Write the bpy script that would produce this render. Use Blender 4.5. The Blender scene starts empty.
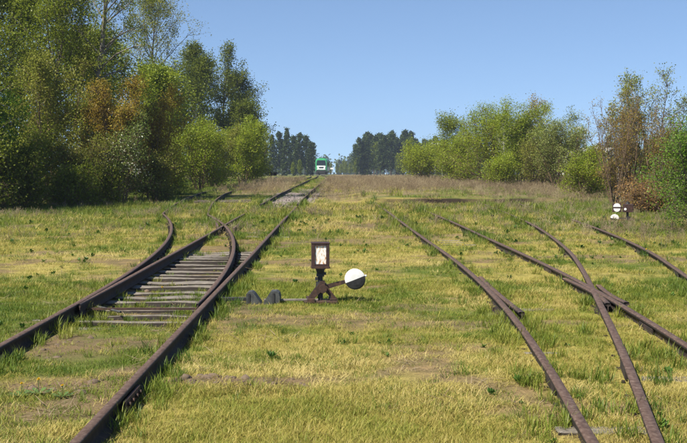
import bpy, bmesh, math, random
import numpy as np
from mathutils import Vector, Matrix

# ------------------------------------------------------------------ camera, sky, sun
scene = bpy.context.scene
R = math.radians
CAM_H = 1.87
cd = bpy.data.cameras.new('camera'); cam = bpy.data.objects.new('camera', cd)
scene.collection.objects.link(cam)
cd.sensor_width = 36.0; cd.lens = 36.0 * 1100.0 / 687.0
cd.clip_start = 0.1; cd.clip_end = 12000
cam.location = (0, 0, CAM_H)
cam.rotation_euler = (R(90) - math.atan(59.5 / 1100), 0, -math.atan(5.5 / 1100))
scene.camera = cam

SUN_AZ, SUN_EL = R(-131), R(51)      # azimuth clockwise from +Y: sun to the left and a little behind
world = bpy.data.worlds.new('World'); scene.world = world; world.use_nodes = True
wn = world.node_tree.nodes; wl = world.node_tree.links
bg = wn['Background']
sky = wn.new('ShaderNodeTexSky'); sky.sky_type = 'NISHITA'; sky.sun_disc = False
sky.sun_elevation = SUN_EL; sky.sun_rotation = SUN_AZ
sky.altitude = 0; sky.air_density = 0.8; sky.dust_density = 0.0; sky.ozone_density = 3.0
tc = wn.new('ShaderNodeTexCoord'); va = wn.new('ShaderNodeVectorMath'); va.operation = 'ADD'; va.inputs[1].default_value = (0, 0, 0.1)
wl.new(tc.outputs['Generated'], va.inputs[0]); wl.new(va.outputs[0], sky.inputs[0])      # clear, dry air: no milky band at the horizon
wl.new(sky.outputs[0], bg.inputs[0]); bg.inputs[1].default_value = 0.097
sd = bpy.data.lights.new('sun', 'SUN'); sd.energy = 5.0; sd.angle = R(0.53); sd.color = (1.0, 0.93, 0.80)
sun = bpy.data.objects.new('sun', sd); scene.collection.objects.link(sun)
to_sun = Vector((math.sin(SUN_AZ) * math.cos(SUN_EL), math.cos(SUN_AZ) * math.cos(SUN_EL), math.sin(SUN_EL)))
sun.rotation_euler = (-to_sun).to_track_quat('-Z', 'Y').to_euler()
sun.location = (-30, -20, 40)
vs = scene.view_settings
vs.view_transform = 'Standard'; vs.look = 'None'; vs.exposure = 0.72; vs.gamma = 1.0; vs.use_curve_mapping = False
scene.cycles.max_bounces = 6; scene.cycles.transparent_max_bounces = 4
scene.cycles.use_denoising = True

C = scene.collection

# ------------------------------------------------------------------ helpers
def tag(o, label=None, cat=None, group=None, kind=None):
    if label: o['label'] = label
    if cat: o['category'] = cat
    if group: o['group'] = group
    if kind: o['kind'] = kind
    return o

def empty(name, loc=(0, 0, 0), rz=0.0, label=None, cat=None, group=None):
    o = bpy.data.objects.new(name, None); C.objects.link(o)
    o.empty_display_size = 0.2
    o.location = loc; o.rotation_euler = (0, 0, rz)
    return tag(o, label, cat, group)

def link(name, mesh, parent=None):
    o = bpy.data.objects.new(name, mesh); C.objects.link(o)
    if parent is not None: o.parent = parent
    return o

def np_mesh(name, verts, faces, mat, smooth=False, attrs=None):
    """verts (n,3) array; faces list of index arrays, each (m,k)."""
    me = bpy.data.meshes.new(name)
    verts = np.asarray(verts, dtype=np.float32)
    me.vertices.add(len(verts)); me.vertices.foreach_set('co', verts.ravel())
    faces = [np.asarray(f, dtype=np.int32) for f in faces if len(f)]
    nl = sum(f.size for f in faces); nf = sum(len(f) for f in faces)
    me.loops.add(nl); me.polygons.add(nf)
    me.loops.foreach_set('vertex_index', np.concatenate([f.ravel() for f in faces]))
    tot = np.concatenate([np.full(len(f), f.shape[1], dtype=np.int32) for f in faces])
    start = np.concatenate([[0], np.cumsum(tot)[:-1]]).astype(np.int32)
    me.polygons.foreach_set('loop_start', start)
    if smooth: me.polygons.foreach_set('use_smooth', np.ones(nf, dtype=bool))
    for an, (typ, data) in (attrs or {}).items():
        a = me.attributes.new(an, typ, 'POINT')
        key = {'FLOAT': 'value', 'INT': 'value', 'FLOAT_COLOR': 'color'}[typ]
        a.data.foreach_set(key, np.asarray(data).ravel())
    me.update(calc_edges=True); me.validate()
    if mat: me.materials.append(mat)
    return me

class MB:
    """collects shapes; build() makes ONE mesh object."""
    def __init__(s): s.v = []; s.f = []
    def add(s, vs_, fs_, M=None):
        b = len(s.v)
        s.v += [tuple(M @ Vector(v)) if M is not None else tuple(v) for v in vs_]
        s.f += [tuple(i + b for i in f) for f in fs_]
        return s
    def box(s, c, d, rz=0.0, M=None, bev=0.0):
        x, y, z = (k / 2 for k in d)
        bm = bmesh.new(); bmesh.ops.create_cube(bm, size=1.0)
        for v in bm.verts: v.co = Vector((v.co.x * d[0], v.co.y * d[1], v.co.z * d[2]))
        if bev: bmesh.ops.bevel(bm, geom=bm.edges[:] , offset=bev, segments=1, affect='EDGES', profile=0.5)
        T = Matrix.Translation(c) @ Matrix.Rotation(rz, 4, 'Z')
        if M is not None: T = M @ T
        s._bm(bm, T); return s
    def _bm(s, bm, T):
        bm.verts.ensure_lookup_table()
        for i, v in enumerate(bm.verts): v.index = i
        s.add([v.co.copy() for v in bm.verts], [[v.index for v in f.verts] for f in bm.faces], T); bm.free()
    def cyl(s, p0, p1, r0, r1=None, n=12, caps=True):
        p0 = Vector(p0); p1 = Vector(p1); r1 = r0 if r1 is None else r1
        q = (p1 - p0).to_track_quat('Z', 'Y'); L = (p1 - p0).length
        vs_ = []
        for k in range(n):
            a = 2 * math.pi * k / n
            vs_.append(p0 + q @ Vector((r0 * math.cos(a), r0 * math.sin(a), 0)))
        for k in range(n):
            a = 2 * math.pi * k / n
            vs_.append(p0 + q @ Vector((r1 * math.cos(a), r1 * math.sin(a), L)))
        fs_ = [(k, (k + 1) % n, n + (k + 1) % n, n + k) for k in range(n)]
        if caps: fs_ += [tuple(range(n - 1, -1, -1)), tuple(range(n, 2 * n))]
        return s.add(vs_, fs_)
    def prism(s, poly, axis_from, axis_to, M=None):
        """poly in xz, extruded along y"""
        n = len(poly)
        vs_ = [(x, axis_from, z) for x, z in poly] + [(x, axis_to, z) for x, z in poly]
        fs_ = [tuple(range(n)), tuple(range(2 * n - 1, n - 1, -1))]
        fs_ += [(k, n + k, n + (k + 1) % n, (k + 1) % n) for k in range(n)]
        return s.add(vs_, fs_, M)
    def mesh(s, name, mat, smooth=False):
        me = bpy.data.meshes.new(name); me.from_pydata(s.v, [], s.f); me.validate()
        bm = bmesh.new(); bm.from_mesh(me); bmesh.ops.recalc_face_normals(bm, faces=bm.faces[:]); bm.to_mesh(me); bm.free()
        if smooth: me.polygons.foreach_set('use_smooth', [True] * len(me.polygons))
        if mat: me.materials.append(mat)
        return me
    def build(s, name, mat, parent=None, smooth=False):
        return link(name, s.mesh(name, mat, smooth), parent)

def copy_tree(o, parent=None):
    c = o.copy(); C.objects.link(c); c.parent = parent
    for ch in list(o.children): copy_tree(ch, c)
    return c

# ---- value noise
_rs = np.random.RandomState(7)
_T = _rs.rand(256, 256)
def vnoise(x, y, s, ox=0.0):
    x = np.asarray(x, float) / s + 37.3 + ox; y = np.asarray(y, float) / s + 91.7 - ox * 1.7
    xi = np.floor(x).astype(int); yi = np.floor(y).astype(int)
    fx = x - xi; fy = y - yi
    fx = fx * fx * (3 - 2 * fx); fy = fy * fy * (3 - 2 * fy)
    a = _T[xi & 255, yi & 255]; b = _T[(xi + 1) & 255, yi & 255]
    c = _T[xi & 255, (yi + 1) & 255]; d = _T[(xi + 1) & 255, (yi + 1) & 255]
    return (a * (1 - fx) + b * fx) * (1 - fy) + (c * (1 - fx) + d * fx) * fy
def fbm(x, y, s, ox=0.0, n=4):
    t = 0.0; w = 0.0; a = 1.0
    for k in range(n):
        t = t + a * vnoise(x, y, s / 2 ** k, ox + 13.1 * k); w += a; a *= 0.55
    return t / w
def sstep(a, b, x):
    t = np.clip((np.asarray(x, float) - a) / (b - a), 0, 1); return t * t * (3 - 2 * t)

# ---- materials
def mat(name):
    m = bpy.data.materials.new(name); m.use_nodes = True
    nt = m.node_tree; p = nt.nodes['Principled BSDF']
    return m, nt, p
def ramp(nt, fac, stops):
    r = nt.nodes.new('ShaderNodeValToRGB'); e = r.color_ramp.elements
    e[0].position, e[0].color = stops[0][0], (*stops[0][1], 1)
    e[1].position, e[1].color = stops[-1][0], (*stops[-1][1], 1)
    for p, c in stops[1:-1]:
        k = e.new(p); k.color = (*c, 1)
    nt.links.new(fac, r.inputs[0]); return r.outputs[0]
def noise(nt, scale, detail=4, rough=0.6, coord='Object', stretch=None):
    tc = nt.nodes.new('ShaderNodeTexCoord'); n = nt.nodes.new('ShaderNodeTexNoise')
    n.inputs['Scale'].default_value = scale; n.inputs['Detail'].default_value = detail; n.inputs['Roughness'].default_value = rough
    src = tc.outputs[coord]
    if stretch:
        mp = nt.nodes.new('ShaderNodeMapping'); mp.inputs['Scale'].default_value = stretch
        nt.links.new(src, mp.inputs[0]); src = mp.outputs[0]
    nt.links.new(src, n.inputs['Vector']); return n.outputs['Fac']
def bump(nt, p, h, strength=0.4, dist=0.01):
    b = nt.nodes.new('ShaderNodeBump'); b.inputs['Strength'].default_value = strength; b.inputs['Distance'].default_value = dist
    nt.links.new(h, b.inputs['Height']); nt.links.new(b.outputs[0], p.inputs['Normal'])
def surf(name, stops, scale=8, rough=0.85, detail=6, stretch=None, bs=0.4, bd=0.01, metal=0.0):
    m, nt, p = mat(name)
    f = noise(nt, scale, detail, 0.65, stretch=stretch)
    nt.links.new(ramp(nt, f, stops), p.inputs['Base Color'])
    p.inputs['Roughness'].default_value = rough; p.inputs['Metallic'].default_value = metal
    if bs: bump(nt, p, f, bs, bd)
    return m
def leaf_mat(name, stops, trans=0.35, attr='tint', instancer=False):
    m, nt, p = mat(name)
    a = nt.nodes.new('ShaderNodeAttribute'); a.attribute_name = attr
    a.attribute_type = 'INSTANCER' if instancer else 'GEOMETRY'
    col = ramp(nt, a.outputs['Fac'], stops)
    d = nt.nodes.new('ShaderNodeBsdfDiffuse'); t = nt.nodes.new('ShaderNodeBsdfTranslucent'); g = nt.nodes.new('ShaderNodeBsdfGlossy')
    g.inputs['Roughness'].default_value = 0.45; g.inputs['Color'].default_value = (1, 1, 1, 1)
    nt.links.new(col, d.inputs[0]); nt.links.new(col, t.inputs[0])
    m1 = nt.nodes.new('ShaderNodeMixShader'); m1.inputs[0].default_value = trans
    nt.links.new(d.outputs[0], m1.inputs[1]); nt.links.new(t.outputs[0], m1.inputs[2])
    m2 = nt.nodes.new('ShaderNodeMixShader'); m2.inputs[0].default_value = 0.012
    nt.links.new(m1.outputs[0], m2.inputs[1]); nt.links.new(g.outputs[0], m2.inputs[2])
    out = nt.nodes['Material Output']; nt.links.new(m2.outputs[0], out.inputs[0]); nt.nodes.remove(p)
    return m

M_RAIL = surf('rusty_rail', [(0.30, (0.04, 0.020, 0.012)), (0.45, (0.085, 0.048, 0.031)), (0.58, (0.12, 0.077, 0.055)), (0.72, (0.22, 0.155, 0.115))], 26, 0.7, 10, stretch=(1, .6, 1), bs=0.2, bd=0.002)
M_RAILSIDE = surf('grimy_shaded_rail_side', [(0.25, (0.010, 0.007, 0.006)), (0.5, (0.022, 0.014, 0.011)), (0.75, (0.06, 0.034, 0.024))], 14, 0.85, 8, bs=0.4, bd=0.004)
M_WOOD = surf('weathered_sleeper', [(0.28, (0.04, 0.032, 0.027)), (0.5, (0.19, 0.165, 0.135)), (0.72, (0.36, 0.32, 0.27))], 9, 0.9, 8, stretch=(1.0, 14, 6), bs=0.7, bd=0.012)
M_WOODSIDE = surf('creosoted_shaded_sleeper_side', [(0.3, (0.018, 0.014, 0.012)), (0.7, (0.075, 0.06, 0.05))], 9, 0.9, 6, stretch=(1.0, 6, 14), bs=0.5, bd=0.01)  # creosote sides, darkened further to paint shade into the gaps between sleepers
M_RUST = surf('dark_rust', [(0.3, (0.022, 0.014, 0.010)), (0.55, (0.06, 0.03, 0.019)), (0.75, (0.13, 0.06, 0.032))], 22, 0.75, 6, bs=0.4, bd=0.004)
M_BROWN = surf('brown_painted_iron', [(0.3, (0.022, 0.012, 0.010)), (0.55, (0.05, 0.023, 0.018)), (0.75, (0.12, 0.05, 0.03))], 18, 0.6, 6, bs=0.2, bd=0.003)
M_BLACK = surf('black_iron', [(0.3, (0.012, 0.012, 0.013)), (0.7, (0.035, 0.034, 0.034))], 20, 0.6, 5, bs=0.25, bd=0.003)
M_GREY = surf('grey_cast_iron', [(0.3, (0.022, 0.024, 0.024)), (0.7, (0.08, 0.085, 0.08))], 16, 0.7, 5, bs=0.3, bd=0.004)
M_WHITE = surf('chalky_white_paint', [(0.25, (0.45, 0.42, 0.37)), (0.4, (0.74, 0.73, 0.70)), (0.7, (0.82, 0.82, 0.80))], 14, 0.7, 6, bs=0.15, bd=0.002)
M_PANEL = surf('milk_glass_with_rust', [(0.36, (0.40, 0.17, 0.06)), (0.44, (0.70, 0.50, 0.30)), (0.50, (0.84, 0.82, 0.77)), (0.8, (0.88, 0.88, 0.85))], 26, 0.35, 6, stretch=(1.6, 1, 0.7), bs=0.0)
M_BARK = surf('brown_bark', [(0.3, (0.045, 0.035, 0.026)), (0.7, (0.15, 0.12, 0.09))], 6, 0.9, 5, stretch=(3, 3, 0.6), bs=0.5, bd=0.02)
M_TWIG = surf('reddish_twig', [(0.3, (0.10, 0.062, 0.036)), (0.7, (0.21, 0.14, 0.08))], 5, 0.85, 3, bs=0)
M_BIRCH = surf('birch_bark', [(0.30, (0.04, 0.035, 0.03)), (0.42, (0.38, 0.36, 0.32)), (0.7, (0.62, 0.60, 0.55))], 5, 0.8, 5, stretch=(1, 1, 3.5), bs=0.2, bd=0.01)
M_GBARK = surf('grey_birch_bark', [(0.34, (0.035, 0.03, 0.025)), (0.48, (0.15, 0.13, 0.11)), (0.7, (0.33, 0.31, 0.27))], 4, 0.85, 5, stretch=(1, 1, 2.5), bs=0.2, bd=0.01)
M_STONE = surf('ballast_stone', [(0.3, (0.13, 0.105, 0.095)), (0.7, (0.33, 0.28, 0.26))], 9, 0.9, 5, bs=0.4, bd=0.01)
M_CLOD = surf('dry_earth', [(0.3, (0.10, 0.068, 0.042)), (0.7, (0.32, 0.235, 0.16))], 20, 0.95, 6, bs=0.7, bd=0.02)

# ------------------------------------------------------------------ tracks: centre lines measured on the ground
def catmull(P, step=0.5):
    P = [np.array(p, float) for p in P]
    P = [2 * P[0] - P[1]] + P + [2 * P[-1] - P[-2]]
    out = []
    for i in range(1, len(P) - 2):
        a, b, c, d = P[i - 1:i + 3]
        n = max(2, int(np.linalg.norm(c - b) / step))
        for k in range(n):
            t = k / n
            out.append(0.5 * (2 * b + (c - a) * t + (2 * a - 5 * b + 4 * c - d) * t * t + (3 * b - a - 3 * c + d) * t ** 3))
    out.append(P[-2]); return np.array(out)

XL, XR, TOE = -3.185, -1.62, 13.0
def fy(a, b, s): return np.arange(a, b + 1e-6, s)
y1 = fy(-6, 13, 1.0); y2 = fy(13.6, 37, 0.6)
stock_l = [(XL, y) for y in y1] + [(XL - (y - TOE) ** 2 / 212, y) for y in y2]
branch_l = catmull(stock_l[-8:] + [(-6.75, 46), (-7.5, 57), (-7.75, 68), (-7.1, 88), (-5.3, 125), (-6.4, 200), (-9, 300)], 1.2)[12:]
stock_l = np.array(stock_l + [tuple(p) for p in branch_l if p[1] > 37.3])
blade_l = np.array([(-3.115, y) for y in fy(13.2, 36.8, 0.8)])
stock_r = np.array([(XR, y) for y in fy(-6, 60, 1.5)] + [(XR + 0.00009 * (y - 60) ** 2, y) for y in fy(62, 110, 4)])
blade_r = [(XR - 0.078 - (y - TOE) ** 2 / 206, y) for y in fy(13.2, 36, 0.6)]
branch_r = catmull(blade_r[-8:] + [(-5.25, 46), (-6.0, 57), (-6.25, 68), (-5.6, 88), (-3.8, 125), (-4.9, 200), (-7.5, 300)], 1.2)[12:]
blade_r = np.array(blade_r + [tuple(p) for p in branch_r if p[1] > 36.3])
far_c = [(-2.36, 40), (-2.34, 60), (-2.2, 80), (-2.0, 105), (-2.05, 130), (-2.7, 180), (-4.1, 268), (-6.5, 380)]
far_c = catmull(far_c, 2.0)
far_c = far_c[far_c[:, 1] >= 42.8]
far_l = far_c + np.array([-0.755, 0]); far_r = far_c + np.array([0.74, 0])
stock_r = stock_r[stock_r[:, 1] <= 42.9]
rail_c = catmull([(1.3, 2), (1.42, 4.5), (1.62, 7), (1.83, 9.6), (2.0, 12.5), (2.09, 16), (2.09, 20), (2.0, 25), (1.9, 31), (1.78, 38), (1.6, 47), (1.3, 58)], 0.6)
rail_e = catmull([(2.92, 4.3), (3.13, 7), (3.32, 10), (3.46, 13), (3.54, 16), (3.55, 20), (3.48, 25), (3.38, 31), (3.2, 38), (3.05, 47), (2.8, 58)], 0.6)
rail_d = catmull([(1.53, 4.2), (2.05, 7), (2.66, 10.2), (3.45, 14.7), (4.1, 18.5), (4.62, 22), (5.15, 27), (5.55, 32), (5.9, 39), (6.1, 47), (6.2, 58)], 0.6)
rail_f = catmull([(2.6, 2), (3.05, 4.2), (3.62, 7.2), (4.2, 10.2), (5.0, 14.7), (5.66, 18.5), (6.18, 22), (6.7, 27), (7.1, 32), (7.45, 39), (7.65, 47), (7.75, 58)], 0.6)
RIGHT = (rail_c, rail_d, rail_e, rail_f)

# ------------------------------------------------------------------ ground
def base_z(x, y):
    x = np.asarray(x, float); y = np.asarray(y, float)
    t = np.maximum(y - 100, 0)
    return -0.0108 * (np.sqrt(t * t + 18 ** 2) - 18)
def track_bed(x, y):
    """1 inside the open sleeper bed of the left turnout"""
    return sstep(-3.2, -3.0, x) * sstep(-1.55, -1.75, x) * sstep(12.2, 12.7, y) * sstep(24.5, 22.5, y)
def ground_z(x, y):
    x = np.asarray(x, float); y = np.asarray(y, float)
    z = base_z(x, y)
    intr = sstep(-4.3, -3.6, x) * sstep(-0.6, -1.2, x)
    amp = 1 - 0.65 * intr
    z = z + amp * (fbm(x, y, 2.2, 3.0) - 0.5) * 0.085 + (fbm(x, y, 14, 8.0, 2) - 0.5) * 0.16 * (1 - intr) * sstep(3.9, 7, np.abs(x - 1)) 
    z = z - 0.07 * track_bed(x, y)
    rut = np.exp(-((y - 48.1) / 0.35) ** 2) * sstep(1.2, 2.5, x) * sstep(9.5, 8, x)
    z = z - 0.30 * rut + 0.27 * sstep(48.3, 48.9, y) * sstep(-0.9, 2.0, x) * sstep(12, 9, x) * sstep(90, 60, y)
    z = z + 0.05 * np.exp(-((y - 9.2) / 0.3) ** 2) * sstep(-1.55, -1.3, x) * sstep(-0.2, -0.5, x)
    return z
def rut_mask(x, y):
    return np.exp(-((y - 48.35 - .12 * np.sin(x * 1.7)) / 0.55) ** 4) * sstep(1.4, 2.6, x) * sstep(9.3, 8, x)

def brown_field(x, y):
    w = fbm(x, y, 9, 21.0, 3) - 0.5
    r = sstep(47, 54, y + 10 * w) * sstep(-2.4, -0.6, x + 0 * w) * sstep(30, 9, x - 0.02 * (y - 50) * 10 + 8 * w)
    l = sstep(57, 64, y) * sstep(-2.9, -3.4, x) * sstep(-8, -6, x) * sstep(130, 100, y) * 0.9
    return np.clip(r + l, 0, 1) * (1 - .7 * sstep(.55, .68, fbm(x, y * .5, 5, 171, 3)))
def soil_mask(x, y):
    n = fbm(x, y, 1.1, 5.0)
    s = sstep(0.57, 0.68, n) * 0.8
    s = np.maximum(s, np.exp(-((y - 9.1) / 0.42) ** 2 - ((x + 2.35) / 0.62) ** 2) * 1.2)      # bare earth between the rails
    s = np.maximum(s, np.exp(-((y - 9.2) / 0.22) ** 2) * sstep(-1.6, -1.4, x) * sstep(-0.1, -0.4, x))
    s = np.maximum(s, 0.9 * track_bed(x, y))
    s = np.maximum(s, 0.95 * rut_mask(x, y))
    s = np.maximum(s, sstep(.40, .60, fbm(x, y, .55, 41, 3)) * .9 * sstep(-3.25, -3.05, x) * sstep(-1.6, -1.8, x) * sstep(40, 34, y))
    s = np.maximum(s, .7 * sstep(.45, .62, fbm(x, y, .5, 43, 3)) * np.exp(-((x + 3.45) / .3) ** 2) * sstep(40, 34, y))
    for (cx, cy, r) in ((-0.1, 26, 1.0), (2.0, 27.5, 1.2), (0.9, 32.5, 1.6), (-1.9, 6.9, 0.5), (-2.7, 7.4, 0.4), (-2.8, 10.9, .5)):
        s = np.maximum(s, 0.9 * np.exp(-((x - cx) ** 2 / (r * 1.5) ** 2 + (y - cy) ** 2 / (r * 1.3) ** 2)))
    s = np.maximum(s, sstep(43.4, 44, y) * sstep(62, 57, y) * sstep(-3.3, -3.1, x) * sstep(-1.4, -1.65, x))
    return np.clip(s, 0, 1)
def dry_mask(x, y):
    n = fbm(x, y * 0.8, 2.2, 9.0, 4) * 0.5 + fbm(x, y, .45, 19.0, 2) * 0.25 + fbm(x, y, 9.0, 15.0, 2) * 0.25
    b = 0.07 * sstep(0.5, 2, x) * sstep(30, 12, y) * sstep(4.2, 3, x) + 0.05 * sstep(-4.2, -5, x) * sstep(34, 26, y) - 0.06 * sstep(-1.6, -1.8, x) * sstep(-3.4, -3.2, x)
    b = b - 0.10 * sstep(36, 44, y) * sstep(-1.5, -3, x) - 0.07 * sstep(6.5, 8, x)
    b = b + .10 * sstep(9.5, 8, y) * sstep(-1.6, -1.2, x) * sstep(2.5, 1.2, x) + .05 * sstep(-1.4, 0, x) * sstep(2, 1, x)
    return sstep(0.405, 0.575, n + b - .03 * sstep(2.5, 4, x))
def shade_green(x, y):   # lush strip under the wood and the shrubs
    return np.maximum(sstep(-5.5, -8, x) * sstep(37, 43, y), sstep(8.0, 10, x) * sstep(14, 22, y))

def axis(core, ext):
    return np.array(sorted(set([round(v, 3) for v in core] + ext)))
gx = axis(np.arange(-14, 16.01, 0.2), [-1800, -1200, -800, -500, -330, -220, -150, -110, -80, -60, -48, -38, -30, -25, -21, -18, -16, 18, 20, 23, 26, 30, 36, 44, 56, 75, 100, 140, 200, 300, 450, 700, 1100, 1800])
gy = axis(list(np.arange(-2, 40, 0.2)) + list(np.arange(40, 62, 0.35)) + list(np.arange(62, 130, 1.5)), [-60, -30, -15, -8, -5, -3] + list(range(134, 300, 8)) + list(range(300, 700, 40)) + [760, 860, 1000, 1300, 1800, 2600, 4000])
X, Y = np.meshgrid(gx, gy)
Z = ground_z(X, Y)
dry = dry_mask(X, Y); soil = soil_mask(X, Y); bf = brown_field(X, Y)
green_c = np.array([0.115, 0.15, 0.028]); dry_c = np.array([0.33, 0.285, 0.085]); soil_c = np.array([0.19, 0.135, 0.085]); bf_c = np.array([0.25, 0.195, 0.12])
col = green_c + (dry_c - green_c) * dry[..., None]
col = col + (bf_c - col) * (bf * 0.9)[..., None]
col = col + (soil_c - col) * soil[..., None]
rm_ = np.clip(rut_mask(X, Y) * 1.2, 0, 1)[..., None]; col = col + (np.array([0.035, 0.026, 0.02]) - col) * rm_  # near-black strip along the rut puts its shade into the ground colour
rgba = np.concatenate([col, np.ones(col.shape[:2] + (1,))], axis=2).astype(np.float32)
nx_, ny_ = len(gx), len(gy)
ii = np.arange(nx_ * ny_).reshape(ny_, nx_)
quads = np.stack([ii[:-1, :-1], ii[:-1, 1:], ii[1:, 1:], ii[1:, :-1]], axis=-1).reshape(-1, 4)
m, nt, p = mat('meadow_ground')
at_ = nt.nodes.new('ShaderNodeAttribute'); at_.attribute_name = 'ground_col'
f1 = noise(nt, 3.2, 8, 0.75); f2 = noise(nt, 38, 4, 0.7)
mx = nt.nodes.new('ShaderNodeMix'); mx.data_type = 'RGBA'; mx.blend_type = 'MULTIPLY'; mx.inputs[0].default_value = 1.0
nt.links.new(at_.outputs['Color'], mx.inputs[6])
nt.links.new(ramp(nt, f1, [(0.3, (0.55, 0.62, 0.55)), (0.5, (0.95, 0.95, 0.92)), (0.7, (1.35, 1.25, 1.2))]), mx.inputs[7])
mx2 = nt.nodes.new('ShaderNodeMix'); mx2.data_type = 'RGBA'; mx2.blend_type = 'MULTIPLY'; mx2.inputs[0].default_value = 1.0
nt.links.new(mx.outputs[2], mx2.inputs[6])
nt.links.new(ramp(nt, f2, [(0.3, (0.6, 0.58, 0.55)), (0.7, (1.3, 1.28, 1.25))]), mx2.inputs[7])
nt.links.new(mx2.outputs[2], p.inputs['Base Color']); p.inputs['Roughness'].default_value = 1.0
p.inputs['Specular IOR Level'].default_value = 0.1
bump(nt, p, f2, 0.8, 0.02)
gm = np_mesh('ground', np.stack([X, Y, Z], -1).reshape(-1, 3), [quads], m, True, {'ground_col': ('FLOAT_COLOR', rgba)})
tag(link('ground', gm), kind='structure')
gz = lambda x, y: float(ground_z(x, y))

# ------------------------------------------------------------------ rails
PROFILE = [(-.062, 0), (.062, 0), (.062, .011), (.012, .028), (.009, .05), (.009, .105), (.034, .117), (.036, .142), (.028, .151), (-.028, .151), (-.036, .142), (-.034, .117), (-.009, .105), (-.009, .05), (-.012, .028), (-.062, .011)]
WIDE = [(x * 1.12, z) for x, z in PROFILE]
NARROW = [(max(-.04, min(.04, x)), z) for x, z in PROFILE]
def rail_mesh(name, path, zoff=0.0, prof=PROFILE, follow=True, taper=0):
    path = np.asarray(path, float); n = len(path); k = len(prof)
    t = np.gradient(path, axis=0); t /= np.linalg.norm(t, axis=1)[:, None]
    nr = np.stack([t[:, 1], -t[:, 0]], 1)
    zz = base_z(path[:, 0], path[:, 1]) + zoff + 0.006 * np.sin(path[:, 1] * 0.31 + path[:, 0])
    V = np.zeros((n, k, 3))
    for j, (px, pz) in enumerate(prof):
        w = np.ones(n)
        if taper: w[:taper] = np.linspace(0.35, 1, taper)
        V[:, j, :2] = path + nr * (px * w)[:, None]; V[:, j, 2] = zz + pz
    idx = np.arange(n * k).reshape(n, k)
    q = np.stack([idx[:-1], np.roll(idx, -1, 1)[:-1], np.roll(idx, -1, 1)[1:], idx[1:]], -1).reshape(-1, 4)
    me = np_mesh(name, V.reshape(-1, 3), [q, idx[0][None, :], idx[-1][None, ::-1]], M_RAIL)
    me.materials.append(M_RAILSIDE)               # grimy web and foot, shade below the worn head painted in
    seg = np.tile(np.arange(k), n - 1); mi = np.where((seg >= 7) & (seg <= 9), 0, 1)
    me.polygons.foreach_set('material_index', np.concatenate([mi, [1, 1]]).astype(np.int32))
    return me
def rail(name, path, parent, zoff=0.0, **kw):
    return link(name, rail_mesh(name, path, zoff, **kw), parent)

rng = random.Random(3)
def sleeper_meshes(L, n=4, h=0.15, w=0.21):
    out = []
    for k in range(n):
        bm = bmesh.new(); bmesh.ops.create_cube(bm, size=1)
        bmesh.ops.subdivide_edges(bm, edges=[e for e in bm.edges if abs(e.verts[0].co.x - e.verts[1].co.x) > .5], cuts=4)
        for v in bm.verts:
            v.co = Vector((v.co.x * L, v.co.y * w + rng.uniform(-.009, .009), v.co.z * h + (rng.uniform(-.022, .006) if v.co.z > 0 else 0)))
        bmesh.ops.bevel(bm, geom=bm.edges[:], offset=0.008, segments=1, affect='EDGES'); bm.normal_update()
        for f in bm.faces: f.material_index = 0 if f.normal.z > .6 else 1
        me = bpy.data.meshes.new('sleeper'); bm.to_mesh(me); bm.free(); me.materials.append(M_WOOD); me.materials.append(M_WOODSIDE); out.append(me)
    return out
S_STD, S_LONG = sleeper_meshes(2.5), sleeper_meshes(3.3, 2)
def sleeper(parent, meshes, x, y, z, rz=0.0):
    o = link('sleeper', rng.choice(meshes), parent)
    o.location = (x, y, z - 0.075 - rng.uniform(0, .022)); o.rotation_euler = (rng.uniform(-.06, .06), rng.uniform(-.008, .008), rz + rng.uniform(-.03, .03))
    return o
def fasteners(path, parent, zoff, step=0.62, ymin=4, ymax=45, mat_=None):
    """base plates and bolts under one rail, too small to pick apart"""
    mb = MB(); path = np.asarray(path); d = np.concatenate([[0], np.cumsum(np.linalg.norm(np.diff(path, axis=0), axis=1))])
    for s in np.arange(0.2, d[-1], step):
        x = np.interp(s, d, path[:, 0]); y = np.interp(s, d, path[:, 1])
        if not ymin < y < ymax: continue
        for sg in (-1, 1):
            mb.box((x + sg * 0.066, y, zoff + 0.004), (0.05, 0.11, 0.022), rng.uniform(-.3, .3))
            mb.box((x + sg * 0.062, y + rng.uniform(-.02, .02), zoff + 0.03), (0.03, 0.04, 0.04), rng.uniform(-.5, .5))
    return tag(mb.build('fastening', mat_ or M_RAILSIDE, parent), kind='stuff')

# left turnout
lt = empty('railway_turnout', (0, 0, 0), 0, 'rusty left-hand turnout with weathered sleepers showing between its rails', 'turnout')
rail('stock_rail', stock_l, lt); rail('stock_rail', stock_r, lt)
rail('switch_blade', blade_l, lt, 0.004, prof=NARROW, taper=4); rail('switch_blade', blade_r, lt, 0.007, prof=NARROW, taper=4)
y = 12.35; k = 0
while y < 25:
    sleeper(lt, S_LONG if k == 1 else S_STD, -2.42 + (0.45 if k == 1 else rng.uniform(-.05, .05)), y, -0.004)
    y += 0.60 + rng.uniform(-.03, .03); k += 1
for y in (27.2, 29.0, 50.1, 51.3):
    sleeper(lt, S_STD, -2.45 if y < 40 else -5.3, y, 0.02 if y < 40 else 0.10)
for pth in (stock_l, stock_r, blade_r): fasteners(pth, lt, 0.0, ymin=11, ymax=36)
mb = MB()                                    # stretcher bar at the toe
mb.box((-2.4, 13.55, 0.055), (1.5, 0.05, 0.025)); mb.build('stretcher_bar', M_RUST, lt)
mb = MB(); mb.cyl((-3.1, 13.9, .05), (-2.65, 13.35, .045), .014, n=6); mb.build('drive_rod', M_GREY, lt)
mb = MB(); mb.box((-3.42, 31.0, .07), (0.06, 2.6, .13), 0.13); mb.box((-2.78, 30.0, .07), (.055, 2.2, .13), 0.02); mb.build('check_rail', M_RAIL, lt)
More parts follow.
